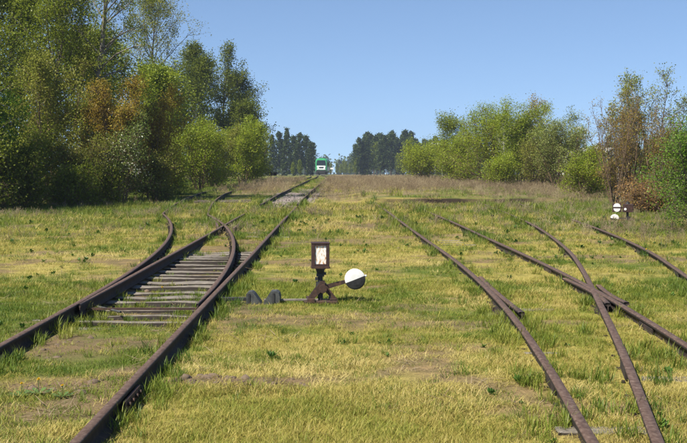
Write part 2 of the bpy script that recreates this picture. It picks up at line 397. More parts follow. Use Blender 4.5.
for (x, y) in ((XL + .05, 7.6), (XR + .05, 8.3), (XR + .05, 26.0)):
    mb = MB().box((x, y, .078), (.022, .62, .075), bev=.004)
    for q in (-.22, -.08, .08, .22): mb.cyl((x, y + q, .078), (x + .035, y + q, .078), .017, n=6)
    mb.build('fishplate', M_RUST, lt)

# main line beyond the grassed crossing
ml = empty('railway_track', (-2.3, 43, 0), 0, 'raised straight track on grey ballast leading away to the green train', 'track')
for pth in (far_l, far_r):
    o = rail('rail', pth, ml, 0.03); o.matrix_parent_inverse = Matrix.Translation((2.3, -43, 0))
for k in range(44):
    y = 43.6 + k * 0.64 + (k > 30) * (k - 30) * 0.6
    o = sleeper(ml, S_STD, np.interp(y, far_c[:, 1], far_c[:, 0]) + 2.3, y - 43, 0.03 + float(base_z(0, y)))

# right turnout
rt = empty('railway_turnout', (0, 0, 0), 0, 'overgrown rusty turnout whose crossing rails meet in yellowing grass', 'turnout')
ZR = -0.035
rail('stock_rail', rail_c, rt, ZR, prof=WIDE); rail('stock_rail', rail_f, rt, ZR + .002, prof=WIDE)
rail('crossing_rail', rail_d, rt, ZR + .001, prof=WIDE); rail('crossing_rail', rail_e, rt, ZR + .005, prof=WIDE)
rail('check_rail', catmull([(2.17, 12.9), (2.155, 14.2), (2.165, 15.6), (2.20, 16.9)], .5), rt, ZR - .012, prof=NARROW)
rail('wing_rail', catmull([(3.36, 13.6), (3.43, 14.3), (3.46, 15.2), (3.44, 16.6)], .4), rt, ZR - .004, prof=NARROW)
rail('wing_rail', catmull([(3.74, 15.7), (3.65, 14.9), (3.61, 14.2), (3.62, 13.7)], .4), rt, ZR - .006, prof=NARROW)
for pth in RIGHT: fasteners(pth, rt, ZR, ymin=5, ymax=26)
for k in range(34):
    y = 5.0 + 0.64 * k
    cx = (np.interp(y, rail_c[:, 1], rail_c[:, 0]) + np.interp(y, rail_f[:, 1], rail_f[:, 0])) / 2
    o = sleeper(rt, S_LONG, cx + .35, y, (0.012 if y < 14 else -.005) + gz(cx + .5, y) * 0.5)
    o.scale = (0.85 + 0.025 * (y - 5), 1, 1)
for (a, y) in ((rail_e, 12.0), (rail_c, 9.0), (rail_d, 9.6), (rail_f, 17.9), (rail_e, 18.4)):
    x = float(np.interp(y, a[:, 1], a[:, 0])); dx = float(np.interp(y + .3, a[:, 1], a[:, 0])) - x
    mb = MB(); an = -math.atan2(dx, .3)
    T = Matrix.Translation((x, y, 0)) @ Matrix.Rotation(an, 4, 'Z')
    mb.box((-.03, 0, ZR + .078), (.022, .6, .075), M=T, bev=.004)
    mb.build('fishplate', M_RAILSIDE, rt)

# ------------------------------------------------------------------ switch stand with lantern (near)
def half_disc(mb, cx, cz, r, t, a0, a1, y0, n=14, bulge=0.02):
    """lens-shaped sector of a disc facing -y: angles a0..a1"""
    vs_ = []
    rings = [(0.0, 1), (0.55, .85), (.88, .45), (1.0, .12)]
    for side in (-1, 1):
        for (f, b) in rings:
            for k in range(n + 1):
                a = a0 + (a1 - a0) * k / n
                vs_.append((cx + r * f * math.cos(a), y0 + side * (t * .5 + bulge * b), cz + r * f * math.sin(a)))
    fs_ = []; w = n + 1; m_ = len(rings)
    for s_ in (0, 1):
        o = s_ * w * m_
        for i in range(m_ - 1):
            for k in range(n):
                fs_.append((o + i * w + k, o + i * w + k + 1, o + (i + 1) * w + k + 1, o + (i + 1) * w + k))
    o = w * m_; i = m_ - 1
    for k in range(n): fs_.append((i * w + k, i * w + k + 1, o + i * w + k + 1, o + i * w + k))
    for i in range(m_ - 1):       # cut faces along the dividing diameter
        for k in (0, n): fs_.append((i * w + k, (i + 1) * w + k, o + (i + 1) * w + k, o + i * w + k))
    mb.add(vs_, fs_); return mb

lx, ly = -0.235, 14.55
ls = empty('switch_stand', (lx, ly, gz(lx, ly) - 0.01), R(4), 'switch stand with boxy rusty lantern, white glass and black-and-white round counterweight', 'switch stand')
mb = MB().box((0, 0, .02), (.44, .30, .05), bev=.006); mb.box((-.13, .02, .05), (.10, .36, .05)); mb.box((.16, .05, .05), (.08, .34, .04))
mb.build('base_frame', M_RUST, ls)
mb = MB()                                                  # cast pedestal: slanting cheeks and bearing
mb.prism([(-.19, .04), (-.11, .04), (.06, .22), (.06, .30), (.0, .30)], -.06, -.035)
mb.prism([(-.19, .04), (-.11, .04), (.06, .22), (.06, .30), (.0, .30)], .035, .06)
mb.prism([(.24, .04), (.17, .04), (.03, .20), (.05, .28)], -.05, -.03)
mb.cyl((.03, -.09, .20), (.03, .09, .20), .055, n=14)
mb.build('pedestal', M_RUST, ls)
mb = MB().cyl((0, 0, .04), (0, 0, .46), .036, .03, n=12)
mb.cyl((0, 0, .22), (0, 0, .29), .058, n=12); mb.cyl((0, 0, .36), (0, 0, .40), .052, n=12)
mb.box((.055, 0, .245), (.05, .05, .05)); mb.box((-.05, -.01, .33), (.04, .05, .04)); mb.box((.05, -.02, .40), (.05, .04, .035))
mb.build('post', M_BLACK, ls)
mb = MB().prism([(-.062, .46), (.062, .46), (.085, .475), (-.085, .475)], -.06, .06); mb.cyl((0, 0, .40), (0, 0, .462), .045, .062, n=12)
mb.build('lantern_socket', M_BLACK, ls)
lan = MB()
for (cx, w) in ((-.094, .044), (.094, .044)): lan.box((cx, 0, .645), (w, .20, .31), bev=.004)
lan.box((0, 0, .485), (.25, .214, .02), bev=.003); lan.box((0, 0, .806), (.246, .21, .018), bev=.003)
lan.box((0, 0, .512), (.144, .20, .04)); lan.box((0, 0, .786), (.144, .20, .026))
L = lan.build('lantern', M_BROWN, ls)
MB().box((0, 0, .652), (.146, .172, .246)).build('milk_glass', M_PANEL, L)
mb = MB().box((0, -.11, .4865), (.235, .012, .026)); mb.build('lantern_sill', M_RUST, L)
mb = MB(); d = Vector((.47, 0, .13)).normalized()
mb.prism([(.0, .165), (.02, .235), (.36, .318), (.345, .268)], -.02, .02); mb.build('lever_arm', M_RUST, ls)
mb = MB().cyl((.47 - .13, 0, .288), (.47 + .145, 0, .365), .014, n=8); mb.build('lever_handle', M_WHITE, ls)
T0 = R(21)
half_disc(MB(), .462, .32, .137, .06, T0, T0 + math.pi, 0).build('counterweight', M_WHITE, ls)
half_disc(MB(), .462, .3185, .136, .06, T0 - math.pi, T0, 0).build('counterweight', M_BLACK, ls)['label'] = 'black lower half of the counterweight'

# point rod and lock housings between the stand and the turnout
pr_ = empty('point_rod', (-1.0, 14.47, 0), R(1), 'flat weathered rod lying in grass between the rail and the switch stand', 'rod')
MB().box((.38, 0.0, .05), (.72, .035, .028), rz=.0, bev=.004).build('rod', M_WOOD, pr_)
MB().box((-.44, 0.03, .06), (.50, .06, .045), bev=.004).build('lock_bar', M_BLACK, pr_)
lk = empty('point_lock', (-1.0, 14.5, gz(-1, 14.5) - .05), R(-2), 'pair of dark grey iron lock housings with sloping tops forming a V', 'point lock')
MB().prism([(-.20, 0), (-.02, 0), (-.0, .05), (-.10, .19), (-.13, .215), (-.185, .21), (-.205, .18)], -.12, .10).build('housing', M_GREY, lk)
MB().prism([(.0, 0), (.235, 0), (.24, .15), (.225, .20), (.19, .225), (.12, .22), (.01, .055)], -.13, .10).build('housing', M_GREY, lk)
for rb in ((-.165, -.124, .12), (.16, -.134, .13)): MB().box(rb, (.025, .012, .14)).build('rib', M_BLACK, lk)
MB().box((0, 0, .012), (.5, .26, .03)).build('base_plate', M_RUST, lk)

# second stand by the right shrubs
s2 = empty('switch_stand', (9.02, 34.2, gz(9.02, 34.2) - .02), R(-8), 'brown switch stand with a white disc plate beside the thin brown brush', 'switch stand')
MB().box((0, 0, .03), (.30, .26, .06), bev=.006).build('base_frame', M_RUST, s2)
MB().cyl((0, 0, .03), (0, 0, .34), .045, .04, n=10).box((.05, 0, .12), (.1, .08, .1)).build('post', M_BLACK, s2)
L2 = MB().box((.02, 0, .46), (.34, .26, .28), bev=.012).build('lantern', M_BROWN, s2)
MB().cyl((.0, 0, .60), (0, 0, .65), .075, .06, n=12).cyl((0, 0, .65), (0, 0, .70), .035, .02, n=10).build('chimney', M_BLACK, L2)
MB().cyl((-.09, -.131, .43), (-.09, -.139, .43), .042, n=16).build('lens', M_WHITE, L2)
MB().cyl((.12, -.131, .43), (.12, -.139, .43), .03, n=16).build('lens', M_RUST, L2)
P2 = MB().box((-.36, -.01, .47), (.30, .025, .30), bev=.005).box((-.19, .02, .47), (.10, .03, .05)).build('disc_plate', M_BROWN, s2)
mb = MB(); half_disc(mb, -.36, .502, .125, .006, R(0), R(180), -.03, bulge=.004); mb.build('white_half_disc', M_WHITE, P2)
mb = MB(); half_disc(mb, -.36, .446, .115, .006, R(-180), R(0), -.03, bulge=.004); mb.build('white_half_disc', M_WHITE, P2)
MB().prism([(0, .08), (0, .14), (-.30, .12), (-.30, .07)], -.02, .02).build('lever_arm', M_BLACK, s2)
half_disc(MB(), -.43, .10, .145, .07, R(-8), R(172), 0).build('counterweight', M_WHITE, s2)
half_disc(MB(), -.43, .098, .143, .07, R(172), R(352), 0).build('counterweight', M_BLACK, s2)['label'] = 'black lower half of the counterweight'
s2.scale = (.9,) * 3
s3 = copy_tree(s2); s3.location = (-7.35, 121, gz(-7.35, 121) + .05); s3.rotation_euler[2] = R(170); s3.scale = (1.25,) * 3
s3['label'] = 'small distant switch stand at the wood edge near the far branch track'

# ------------------------------------------------------------------ scattered stuff through geometry nodes
def blade_set(n, rad, lmin, lmax, lean, width, seed, seg=2, curl=0.5, head=None):
    r = np.random.RandomState(seed)
    V = []; F3 = []; F4 = []
    for k in range(n):
        a = r.rand() * 6.283; rr = rad * math.sqrt(r.rand())
        p = np.array([rr * math.cos(a), rr * math.sin(a), -0.012])
        L_ = r.uniform(lmin, lmax); az = r.rand() * 6.283
        el = abs(r.normal(lean, 0.3)); el = min(el, 1.5)
        h = np.array([math.cos(az), math.sin(az), 0.0]); s = np.array([-h[1], h[0], 0]) * width * r.uniform(.7, 1.3) * .5
        b = len(V); q = p.copy()
        for i in range(seg):
            e = el + curl * i / seg
            w = s * (1 - 0.35 * i / seg)
            V += [q - w, q + w]
            q = q + (h * math.sin(e) + np.array([0, 0, math.cos(e)])) * L_ / seg
            if i: F4.append((b + 2 * i - 2, b + 2 * i - 1, b + 2 * i + 1, b + 2 * i))
        V.append(q); t_ = b + 2 * seg
        F3.append((b + 2 * seg - 2, b + 2 * seg - 1, t_))
        if head:
            for j in range(head):
                o = q - (h * math.sin(el + curl) + np.array([0, 0, math.cos(el + curl)])) * r.uniform(0, .35) * L_
                dv = r.normal(size=3) * 0.014 + np.array([0, 0, .022]); sv = np.cross(dv, r.normal(size=3)); sv = sv / (np.linalg.norm(sv) + 1e-6) * .006
                b2 = len(V); V += [o - sv, o + dv, o + sv]; F3.append((b2, b2 + 1, b2 + 2))
    return np.array(V), F3, F4

def variant_collection(name, specs, material):
    col_ = bpy.data.collections.new(name)
    for i, (V, F3, F4) in enumerate(specs):
        me = np_mesh(name, V, [f for f in (F4, F3) if len(f)], material)
        o = bpy.data.objects.new('%s_%02d' % (name, i), me); col_.objects.link(o)
    return col_

def scatter(name, label, cat, x, y, scl, tint, col_, nvar, seed, z=None, tilt=0.12):
    r = np.random.RandomState(seed); n = len(x)
    if z is None: z = ground_z(x, y)
    me = np_mesh(name, np.stack([x, y, z], -1), [], None, attrs=None) if False else bpy.data.meshes.new(name)
    me.vertices.add(n); me.vertices.foreach_set('co', np.stack([x, y, z], -1).astype(np.float32).ravel())
    for an, typ, data in (('scl', 'FLOAT', scl), ('tint', 'FLOAT', tint), ('rz', 'FLOAT', r.rand(n) * 6.283), ('rx', 'FLOAT', r.normal(0, tilt, n)), ('idx', 'INT', r.randint(0, nvar, n))):
        a = me.attributes.new(an, typ, 'POINT'); a.data.foreach_set('value', np.asarray(data, dtype=np.float32 if typ == 'FLOAT' else np.int32))
    o = link(name, me); tag(o, label, cat, kind='stuff')
    ng = bpy.data.node_groups.new(name, 'GeometryNodeTree')
    ng.interface.new_socket('Geometry', in_out='INPUT', socket_type='NodeSocketGeometry')
    ng.interface.new_socket('Geometry', in_out='OUTPUT', socket_type='NodeSocketGeometry')
    N = ng.nodes; Lk = ng.links
    gi = N.new('NodeGroupInput'); go = N.new('NodeGroupOutput')
    ci = N.new('GeometryNodeCollectionInfo'); ci.inputs['Collection'].default_value = col_
    ci.inputs['Separate Children'].default_value = True; ci.inputs['Reset Children'].default_value = True
    ip = N.new('GeometryNodeInstanceOnPoints'); ip.inputs['Pick Instance'].default_value = True
    def na(nm, typ):
        k = N.new('GeometryNodeInputNamedAttribute'); k.data_type = typ; k.inputs['Name'].default_value = nm
        return next(s for s in k.outputs if s.name == 'Attribute' and s.enabled)
    cx = N.new('ShaderNodeCombineXYZ')
    Lk.new(na('rx', 'FLOAT'), cx.inputs[0]); Lk.new(na('rz', 'FLOAT'), cx.inputs[2])
    Lk.new(gi.outputs[0], ip.inputs['Points']); Lk.new(ci.outputs[0], ip.inputs['Instance'])
    Lk.new(na('idx', 'INT'), ip.inputs['Instance Index']); Lk.new(cx.outputs[0], ip.inputs['Rotation'])
    Lk.new(na('scl', 'FLOAT'), ip.inputs['Scale'])
    Lk.new(ip.outputs[0], go.inputs[0])
    md = o.modifiers.new('scatter', 'NODES'); md.node_group = ng
    return o

def sample(n, ymin, ymax, seed, margin=3.0, pw=1.0, half=0.335):
    """random ground points inside a widened view wedge"""
    r = np.random.RandomState(seed)
    u = r.rand(n); y = (ymin ** (pw + 1) + u * (ymax ** (pw + 1) - ymin ** (pw + 1))) ** (1 / (pw + 1))
    x = (r.rand(n) * 2 - 1) * (half * y + margin)
    return x, y, r
RAILS = [stock_l, stock_r, blade_l, blade_r, far_l, far_r] + list(RIGHT)
def rail_dist(x, y):
    d = np.full(len(x), 99.0)
    for pth in RAILS:
        px = np.interp(y, pth[:, 1], pth[:, 0]); ok = (y >= pth[0, 1]) & (y <= pth[-1, 1])
        d = np.where(ok, np.minimum(d, np.abs(x - px)), d)
    return d

G_ST = [(0.0, (0.055, 0.115, 0.014)), (0.5, (0.145, 0.20, 0.026)), (1.0, (0.29, 0.29, 0.05))]
Y_ST = [(0.0, (0.20, 0.235, 0.035)), (0.5, (0.39, 0.325, 0.085)), (1.0, (0.56, 0.46, 0.19))]
T_ST = [(0.0, (0.16, 0.115, 0.07)), (0.5, (0.29, 0.225, 0.14)), (1.0, (0.45, 0.38, 0.23))]
M_G = leaf_mat('green_grass', G_ST, .3, instancer=True); M_Y = leaf_mat('straw_grass', Y_ST, .25, instancer=True)
M_T = leaf_mat('dead_stalks', T_ST, .2, instancer=True)
M_W = leaf_mat('weed_leaf', [(0, (0.04, 0.10, 0.015)), (1, (0.11, 0.19, 0.03))], .3, instancer=True)

K_G = variant_collection('short_green', [blade_set(64, .12, .02, .075, .8, .0042, 10 + k) for k in range(4)], M_G)
K_U = variant_collection('upright_green', [blade_set(38, .075, .09, .20, .33, .006, 20 + k, 3, .7) for k in range(4)], M_G)
K_Y = variant_collection('straw', [blade_set(66, .13, .025, .10, 1.1, .0038, 30 + k, 2, .5) for k in range(4)], M_Y)
K_T = variant_collection('stalks', [blade_set(16, .16, .22, .52, .22, .005, 40 + k, 3, .35, head=9) for k in range(4)], M_T)
def weed_set(seed):
    r = np.random.RandomState(seed); V = []; F = []
    for k in range(22):
        az = r.rand() * 6.283; el = r.uniform(.25, 1.2); L_ = r.uniform(.06, .15); w = L_ * .2
        d = np.array([math.cos(az) * math.sin(el), math.sin(az) * math.sin(el), math.cos(el)]); s = np.array([-math.sin(az), math.cos(az), 0]) * w
        o = np.array([0, 0, r.uniform(0, .05)]) + r.normal(size=3) * np.array([.03, .03, 0]); b = len(V)
        V += [o, o + d * L_ * .5 + s, o + d * L_ - np.array([0, 0, .015]), o + d * L_ * .5 - s]; F.append((b, b + 1, b + 2, b + 3))
    return np.array(V), [], F
K_W = variant_collection('weeds', [weed_set(60 + k) for k in range(3)], M_W)

def lod(y): return np.clip(y / 14.0, 1.0, 3.6)
# short green
def merged(parts): return [np.concatenate(k) for k in zip(*parts)]
def zone(n, y0, y1, seed, keepfn, sclfn, pw=1.0, margin=3.0):
    x, y, r = sample(n, y0, y1, seed, margin, pw)
    k = r.rand(n) < keepfn(x, y); x, y = x[k], y[k]
    return x, y, sclfn(x, y, r), r
def keep_green(x, y):
    s = (1 - 0.95 * soil_mask(x, y)) * (.25 + .75 * sstep(.30, .60, fbm(x, y, .35, 141, 2)))
    g = 1 - 0.7 * dry_mask(x, y)
    return s * g * (1 - .75 * brown_field(x, y)) * np.where(rail_dist(x, y) < .07, 0, 1) * (1 - .95 * rut_mask(x, y))
def keep_dry(x, y):
    return (1 - 0.94 * soil_mask(x, y)) * (.25 + .75 * sstep(.30, .60, fbm(x, y, .35, 151, 2))) * (0.10 + .9 * dry_mask(x, y)) * (1 - .6 * shade_green(x, y)) * np.where(rail_dist(x, y) < .07, 0, 1) * (1 - .95 * rut_mask(x, y))
def tint_of(x, y, r, ox, lo=0.0, hi=1.0):
    return np.clip(lo + (hi - lo) * (0.55 * (fbm(x, y, 1.6, ox, 3) - .5) * 2.2 + .5 + r.normal(0, .16, len(x))), 0, 1)
P = []
for (n, a, b, sd_) in ((14000, 4.4, 9, 101), (30000, 4.6, 17, 1), (28000, 17, 48, 2), (16000, 48, 135, 3)):
    x, y, s, r = zone(n, a, b, sd_, keep_green, lambda x, y, r: lod(y) * r.uniform(.65, 1.25, len(x)))
    P.append((x, y, s, tint_of(x, y, r, 31)))
x, y, s, t = merged(P)
scatter('green_grass', 'short matted green grass covering the old rail yard', 'grass', x, y, s, t, K_G, 4, 5)
P = []
for (n, a, b, sd_) in ((17000, 4.4, 9, 111), (36000, 4.6, 17, 11), (28000, 17, 48, 12), (9000, 48, 120, 13)):
    x, y, s, r = zone(n, a, b, sd_, keep_dry, lambda x, y, r: lod(y) * r.uniform(.65, 1.2, len(x)))
    P.append((x, y, s, tint_of(x, y, r, 47)))
x, y, s, t = merged(P)
scatter('straw_grass', 'dry yellow flattened grass lying in patches', 'grass', x, y, s, t, K_Y, 4, 6)
# upright tufts: along rails, under the wood, some patches
def cover(x, y):
    c = 0
    for (cx, cy, rx, ry) in ((1.95, 28.3, .5, 1.5), (3.45, 26, .5, 1.5), (7.3, 35.3, .5, 1.6), (5.5, 30, .3, .8), (-2.9, 39, .9, 2.6), (-6.2, 41, 1.6, 3.0)):
        c = np.maximum(c, np.exp(-((x - cx) / rx) ** 2 - ((y - cy) / ry) ** 2))
    return c
def keep_up(x, y):
    rd = rail_dist(x, y)
    near = np.where((rd > .05) & (rd < .30), np.where(np.abs(x + 1.45) < .16, 1.0, .62), 0) * sstep(.30, .55, fbm(x, y, .9, 77, 2))
    near = near * np.where((x > -3.05) & (x < -1.75) & (y > 12.6) & (y < 22), .6, 1)
    lush = sstep(.56, .66, fbm(x, y, 1.7, 55, 3)) * .5 + .75 * shade_green(x, y) + .8 * sstep(34, 38, y) * sstep(45, 43, y) * sstep(-8, -6, x) * sstep(-.6, -1.5, x)
    lush = lush + .25 * sstep(3.5, 4.4, x) * sstep(30, 20, y)
    lush = lush * .75 + .04 * sstep(24, 14, y)
    return np.clip(near + lush * np.where(rd > .08, 1, 0) * (1 - .7 * dry_mask(x, y)), 0, 1) * (1 - .8 * brown_field(x, y)) * (1 - .35 * track_bed(x, y)) * (1 - .6 * soil_mask(x, y)) * (1 - rut_mask(x, y)) + cover(x, y) + .6 * track_bed(x, y) * sstep(.45, .58, fbm(x, y, .7, 5, 2))
P = []
for (n, a, b, sd_) in ((9000, 4.6, 17, 21), (15000, 17, 48, 22), (9000, 48, 120, 23)):
    x, y, s, r = zone(n, a, b, sd_, keep_up, lambda x, y, r: np.clip(y / 20, 1, 2.4) * r.uniform(.3, .95, len(x)) * np.where(rail_dist(x, y) < .3, 1.25, .85))
    P.append((x, y, s, tint_of(x, y, r, 63, 0, 1.0)))
x, y, s, t = merged(P)
scatter('grass_tuft', 'upright green grass tufts growing along the rails and verges', 'grass', x, y, s, t, K_U, 4, 7)
# tall dead stalks
def keep_tall(x, y):
    k = brown_field(x, y) * .95
    k = k + .30 * sstep(.52, .62, fbm(x, y, 4, 83, 2)) * sstep(24, 30, y) * (y < 50)
    k = k + .5 * np.exp(-((x + 12.2) / 1.6) ** 2 - ((y - 38) / 3) ** 2)
    k = k + .35 * sstep(6, 7, x) * sstep(20, 30, y)
    k = k * np.where((x > -3.2) & (x < -1.35) & (y > 42.5), .05, 1) * np.where(rail_dist(x, y) < .1, 0, 1)
    return np.clip(k, 0, 1) * (1 - .9 * rut_mask(x, y))
P = []
for (n, a, b, sd_) in ((9000, 22, 50, 31), (21000, 50, 135, 32)):
    x, y, s, r = zone(n, a, b, sd_, keep_tall, lambda x, y, r: np.clip(y / 60, .75, 1.3) * r.uniform(.35, 1.1, len(x)))
    P.append((x, y, s, tint_of(x, y, r, 91)))
x, y, s, t = merged(P)
scatter('dead_stalks', 'tall reddish-brown dead grass stalks over the field beyond the turnouts', 'grass', x, y, s, t, K_T, 4, 8)
x, y, s, r = zone(2600, 4.8, 48, 41, lambda x, y: np.clip(.10 + .5 * sstep(.55, .65, fbm(x, y, 2.4, 17, 2)) + .8 * np.exp(-((x + 1.0) / .8) ** 2 - ((y - 37) / 5) ** 2), 0, 1) * np.where(rail_dist(x, y) < .1, 0, 1), lambda x, y, r: np.clip(y / 30, .6, 1.15) * r.uniform(.4, 1.0, len(x)))
scatter('weed', 'broad-leaved green weeds dotted through the grass', 'weeds', x, y, s, r.rand(len(x)), K_W, 3, 9)

# stones and clods
def rock_set(seed, flat=.6):
    bm = bmesh.new(); bmesh.ops.create_icosphere(bm, subdivisions=1, radius=1); r = random.Random(seed)
    for v in bm.verts: v.co = Vector((v.co.x * 1.2, v.co.y * .8, v.co.z * flat)) * r.uniform(.5, 1.2)
    for i, v in enumerate(bm.verts): v.index = i
    V = np.array([v.co[:] for v in bm.verts]); F = [[v.index for v in f.verts] for f in bm.faces]; bm.free()
    return V, F, []
K_S = variant_collection('stones', [rock_set(k) for k in range(4)], M_STONE)
K_C = variant_collection('clods', [rock_set(k + 9, .5) for k in range(4)], M_CLOD)
r = np.random.RandomState(51); n = 3600
y = r.uniform(43.5, 66, n); x = r.uniform(-1.25, 1.25, n) - 2.34
k = np.abs(np.abs(x + 2.34) - .75) > .06; x, y = x[k], y[k]; n = len(x)
scatter('ballast', 'pinkish grey ballast stones between the far rails', 'ballast', x, y, r.uniform(.025, .07, n), r.rand(n), K_S, 4, 10, z=ground_z(x, y) + .01, tilt=.6)
xs, ys = [], []
for (cx, cy, sx, sy, n) in ((-2.35, 9.05, .42, .22, 150), (-.95, 9.22, .36, .13, 260), (-1.9, 6.85, .3, .2, 50), (-2.75, 7.4, .2, .2, 40), (-2.85, 10.9, .2, .4, 50), (-2.2, 12.4, .5, .1, 30), (-2.4, 17, .45, 3.5, 160), (-3.6, 14, .25, 3, 60), (3.0, 9, 1.0, 2.5, 60), (2.5, 25, 3, 6, 80)):
    xs.append(r.normal(cx, sx, n)); ys.append(r.normal(cy, sy, n))
x = np.concatenate(xs); y = np.concatenate(ys); k = rail_dist(x, y) > .1; x, y = x[k], y[k]
scatter('earth_clods', 'broken brown earth clods and pebbles on bare patches', 'earth', x, y, np.clip(np.exp(r.normal(-4.3, .75, len(x))), .005, .075), r.rand(len(x)), K_C, 4, 11, z=ground_z(x, y) - .006, tilt=.5)
# fallen twigs and straw
tw = []
for k in range(3):
    V, F3, F4 = blade_set(7, .12, .10, .26, 1.45, .006, 70 + k, 3, .15); V[:, 2] = V[:, 2] * .25 + .02; tw.append((V, F3, F4))
K_TW = variant_collection('twigs', tw, M_T)
x, y, s, r = zone(3800, 4.8, 34, 71, lambda x, y: .45 * np.where(rail_dist(x, y) < .05, 0, 1), lambda x, y, r: r.uniform(.6, 1.4, len(x)))
scatter('fallen_twigs', 'thin dry twigs and stems fallen in the grass', 'twigs', x, y, s, r.rand(len(x)) * .6, K_TW, 3, 12)

# dandelions
M_DAND = surf('dandelion_yellow', [(.3, (.75, .48, .01)), (.7, (.85, .62, .02))], 60, .7, 3, bs=0)
M_STEM = surf('green_stem', [(.3, (.05, .10, .02)), (.7, (.10, .16, .03))], 10, .7, 3, bs=0)
mb = MB(); r_ = random.Random(4)
for k in range(26):
    a = r_.random() * 6.283; e = r_.uniform(.1, 1.35); l = .021
    d = Vector((math.cos(a) * math.sin(e), math.sin(a) * math.sin(e), math.cos(e))); s = d.cross(Vector((0, 0, 1))).normalized() * .004
    o = Vector((0, 0, .10)); mb.add([o, o + d * l * .7 + s, o + d * l, o + d * l * .7 - s], [(0, 1, 2, 3)])
head_m = mb.mesh('flower_head', M_DAND)
stem_m = MB().cyl((0, 0, -.01), (0, 0, .10), .0025, n=5).mesh('stem', M_STEM)
mb = MB()
for k in range(8):
    a = k * .785 + .2; d = Vector((math.cos(a), math.sin(a), .25)); s = Vector((-d.y, d.x, 0)) * .018; o = Vector((0, 0, .004))
    mb.add([o, o + d * .05 + s * .7, o + d * .085 + s, o + d * .11, o + d * .085 - s, o + d * .05 - s * .7], [(0, 1, 2, 3, 4, 5)])
ros_m = mb.mesh('leaf_rosette', M_STEM)
for (x, y, s) in ((-2.52, 8.69, 1.0), (-2.41, 8.78, 1.15), (-2.19, 8.67, .9), (6.05, 21.5, 1.3), (5.15, 25.4, 1.3), (2.62, 23.0, 1.2), (-2.55, 15.9, 1.2)):
    e = empty('dandelion', (x, y, gz(x, y)), x * 7, 'small yellow dandelion flowering in the grass', 'dandelion', 'dandelions in the grass'); e.scale = (s,) * 3
    for nm, me in (('flower_head', head_m), ('stem', stem_m), ('leaf_rosette', ros_m)): link(nm, me, e)

# ------------------------------------------------------------------ trees
def unit(v): return v / (np.linalg.norm(v) + 1e-9)
def perp_basis(d):
    a = np.array([0, 0, 1.0]) if abs(d[2]) < .9 else np.array([1.0, 0, 0])
    u = unit(np.cross(d, a)); return u, np.cross(d, u)
class Tubes:
    def __init__(s): s.V = []; s.F = []; s.n = 0
    def add(s, pts, rad, sides):
        pts = np.asarray(pts); m_ = len(pts); ang = np.arange(sides) * 2 * math.pi / sides
        t = np.gradient(pts, axis=0); u, w = perp_basis(unit(t[m_ // 2]))
        ring = np.cos(ang)[:, None] * u + np.sin(ang)[:, None] * w
        V = pts[:, None, :] + ring[None] * np.asarray(rad)[:, None, None]
        i = s.n + np.arange(m_ * sides).reshape(m_, sides); j = np.roll(i, -1, 1)
        s.V.append(V.reshape(-1, 3)); s.F.append(np.stack([i[:-1], j[:-1], j[1:], i[1:]], -1).reshape(-1, 4)); s.n += m_ * sides
    def mesh(s, name, m_): return np_mesh(name, np.concatenate(s.V), [np.concatenate(s.F)], m_, True)

def curve(p, d, L_, n, bend, wob, r):
    out = [p]; d = unit(d)
    for k in range(n):
        d = unit(d + bend / n + r.normal(size=3) * wob); out.append(out[-1] + d * L_ / n)
    return np.array(out)
def interp(pts, t):
    f = t * (len(pts) - 1); i = min(int(f), len(pts) - 2); a = f - i
    return pts[i] * (1 - a) + pts[i + 1] * a, unit(pts[i + 1] - pts[i])

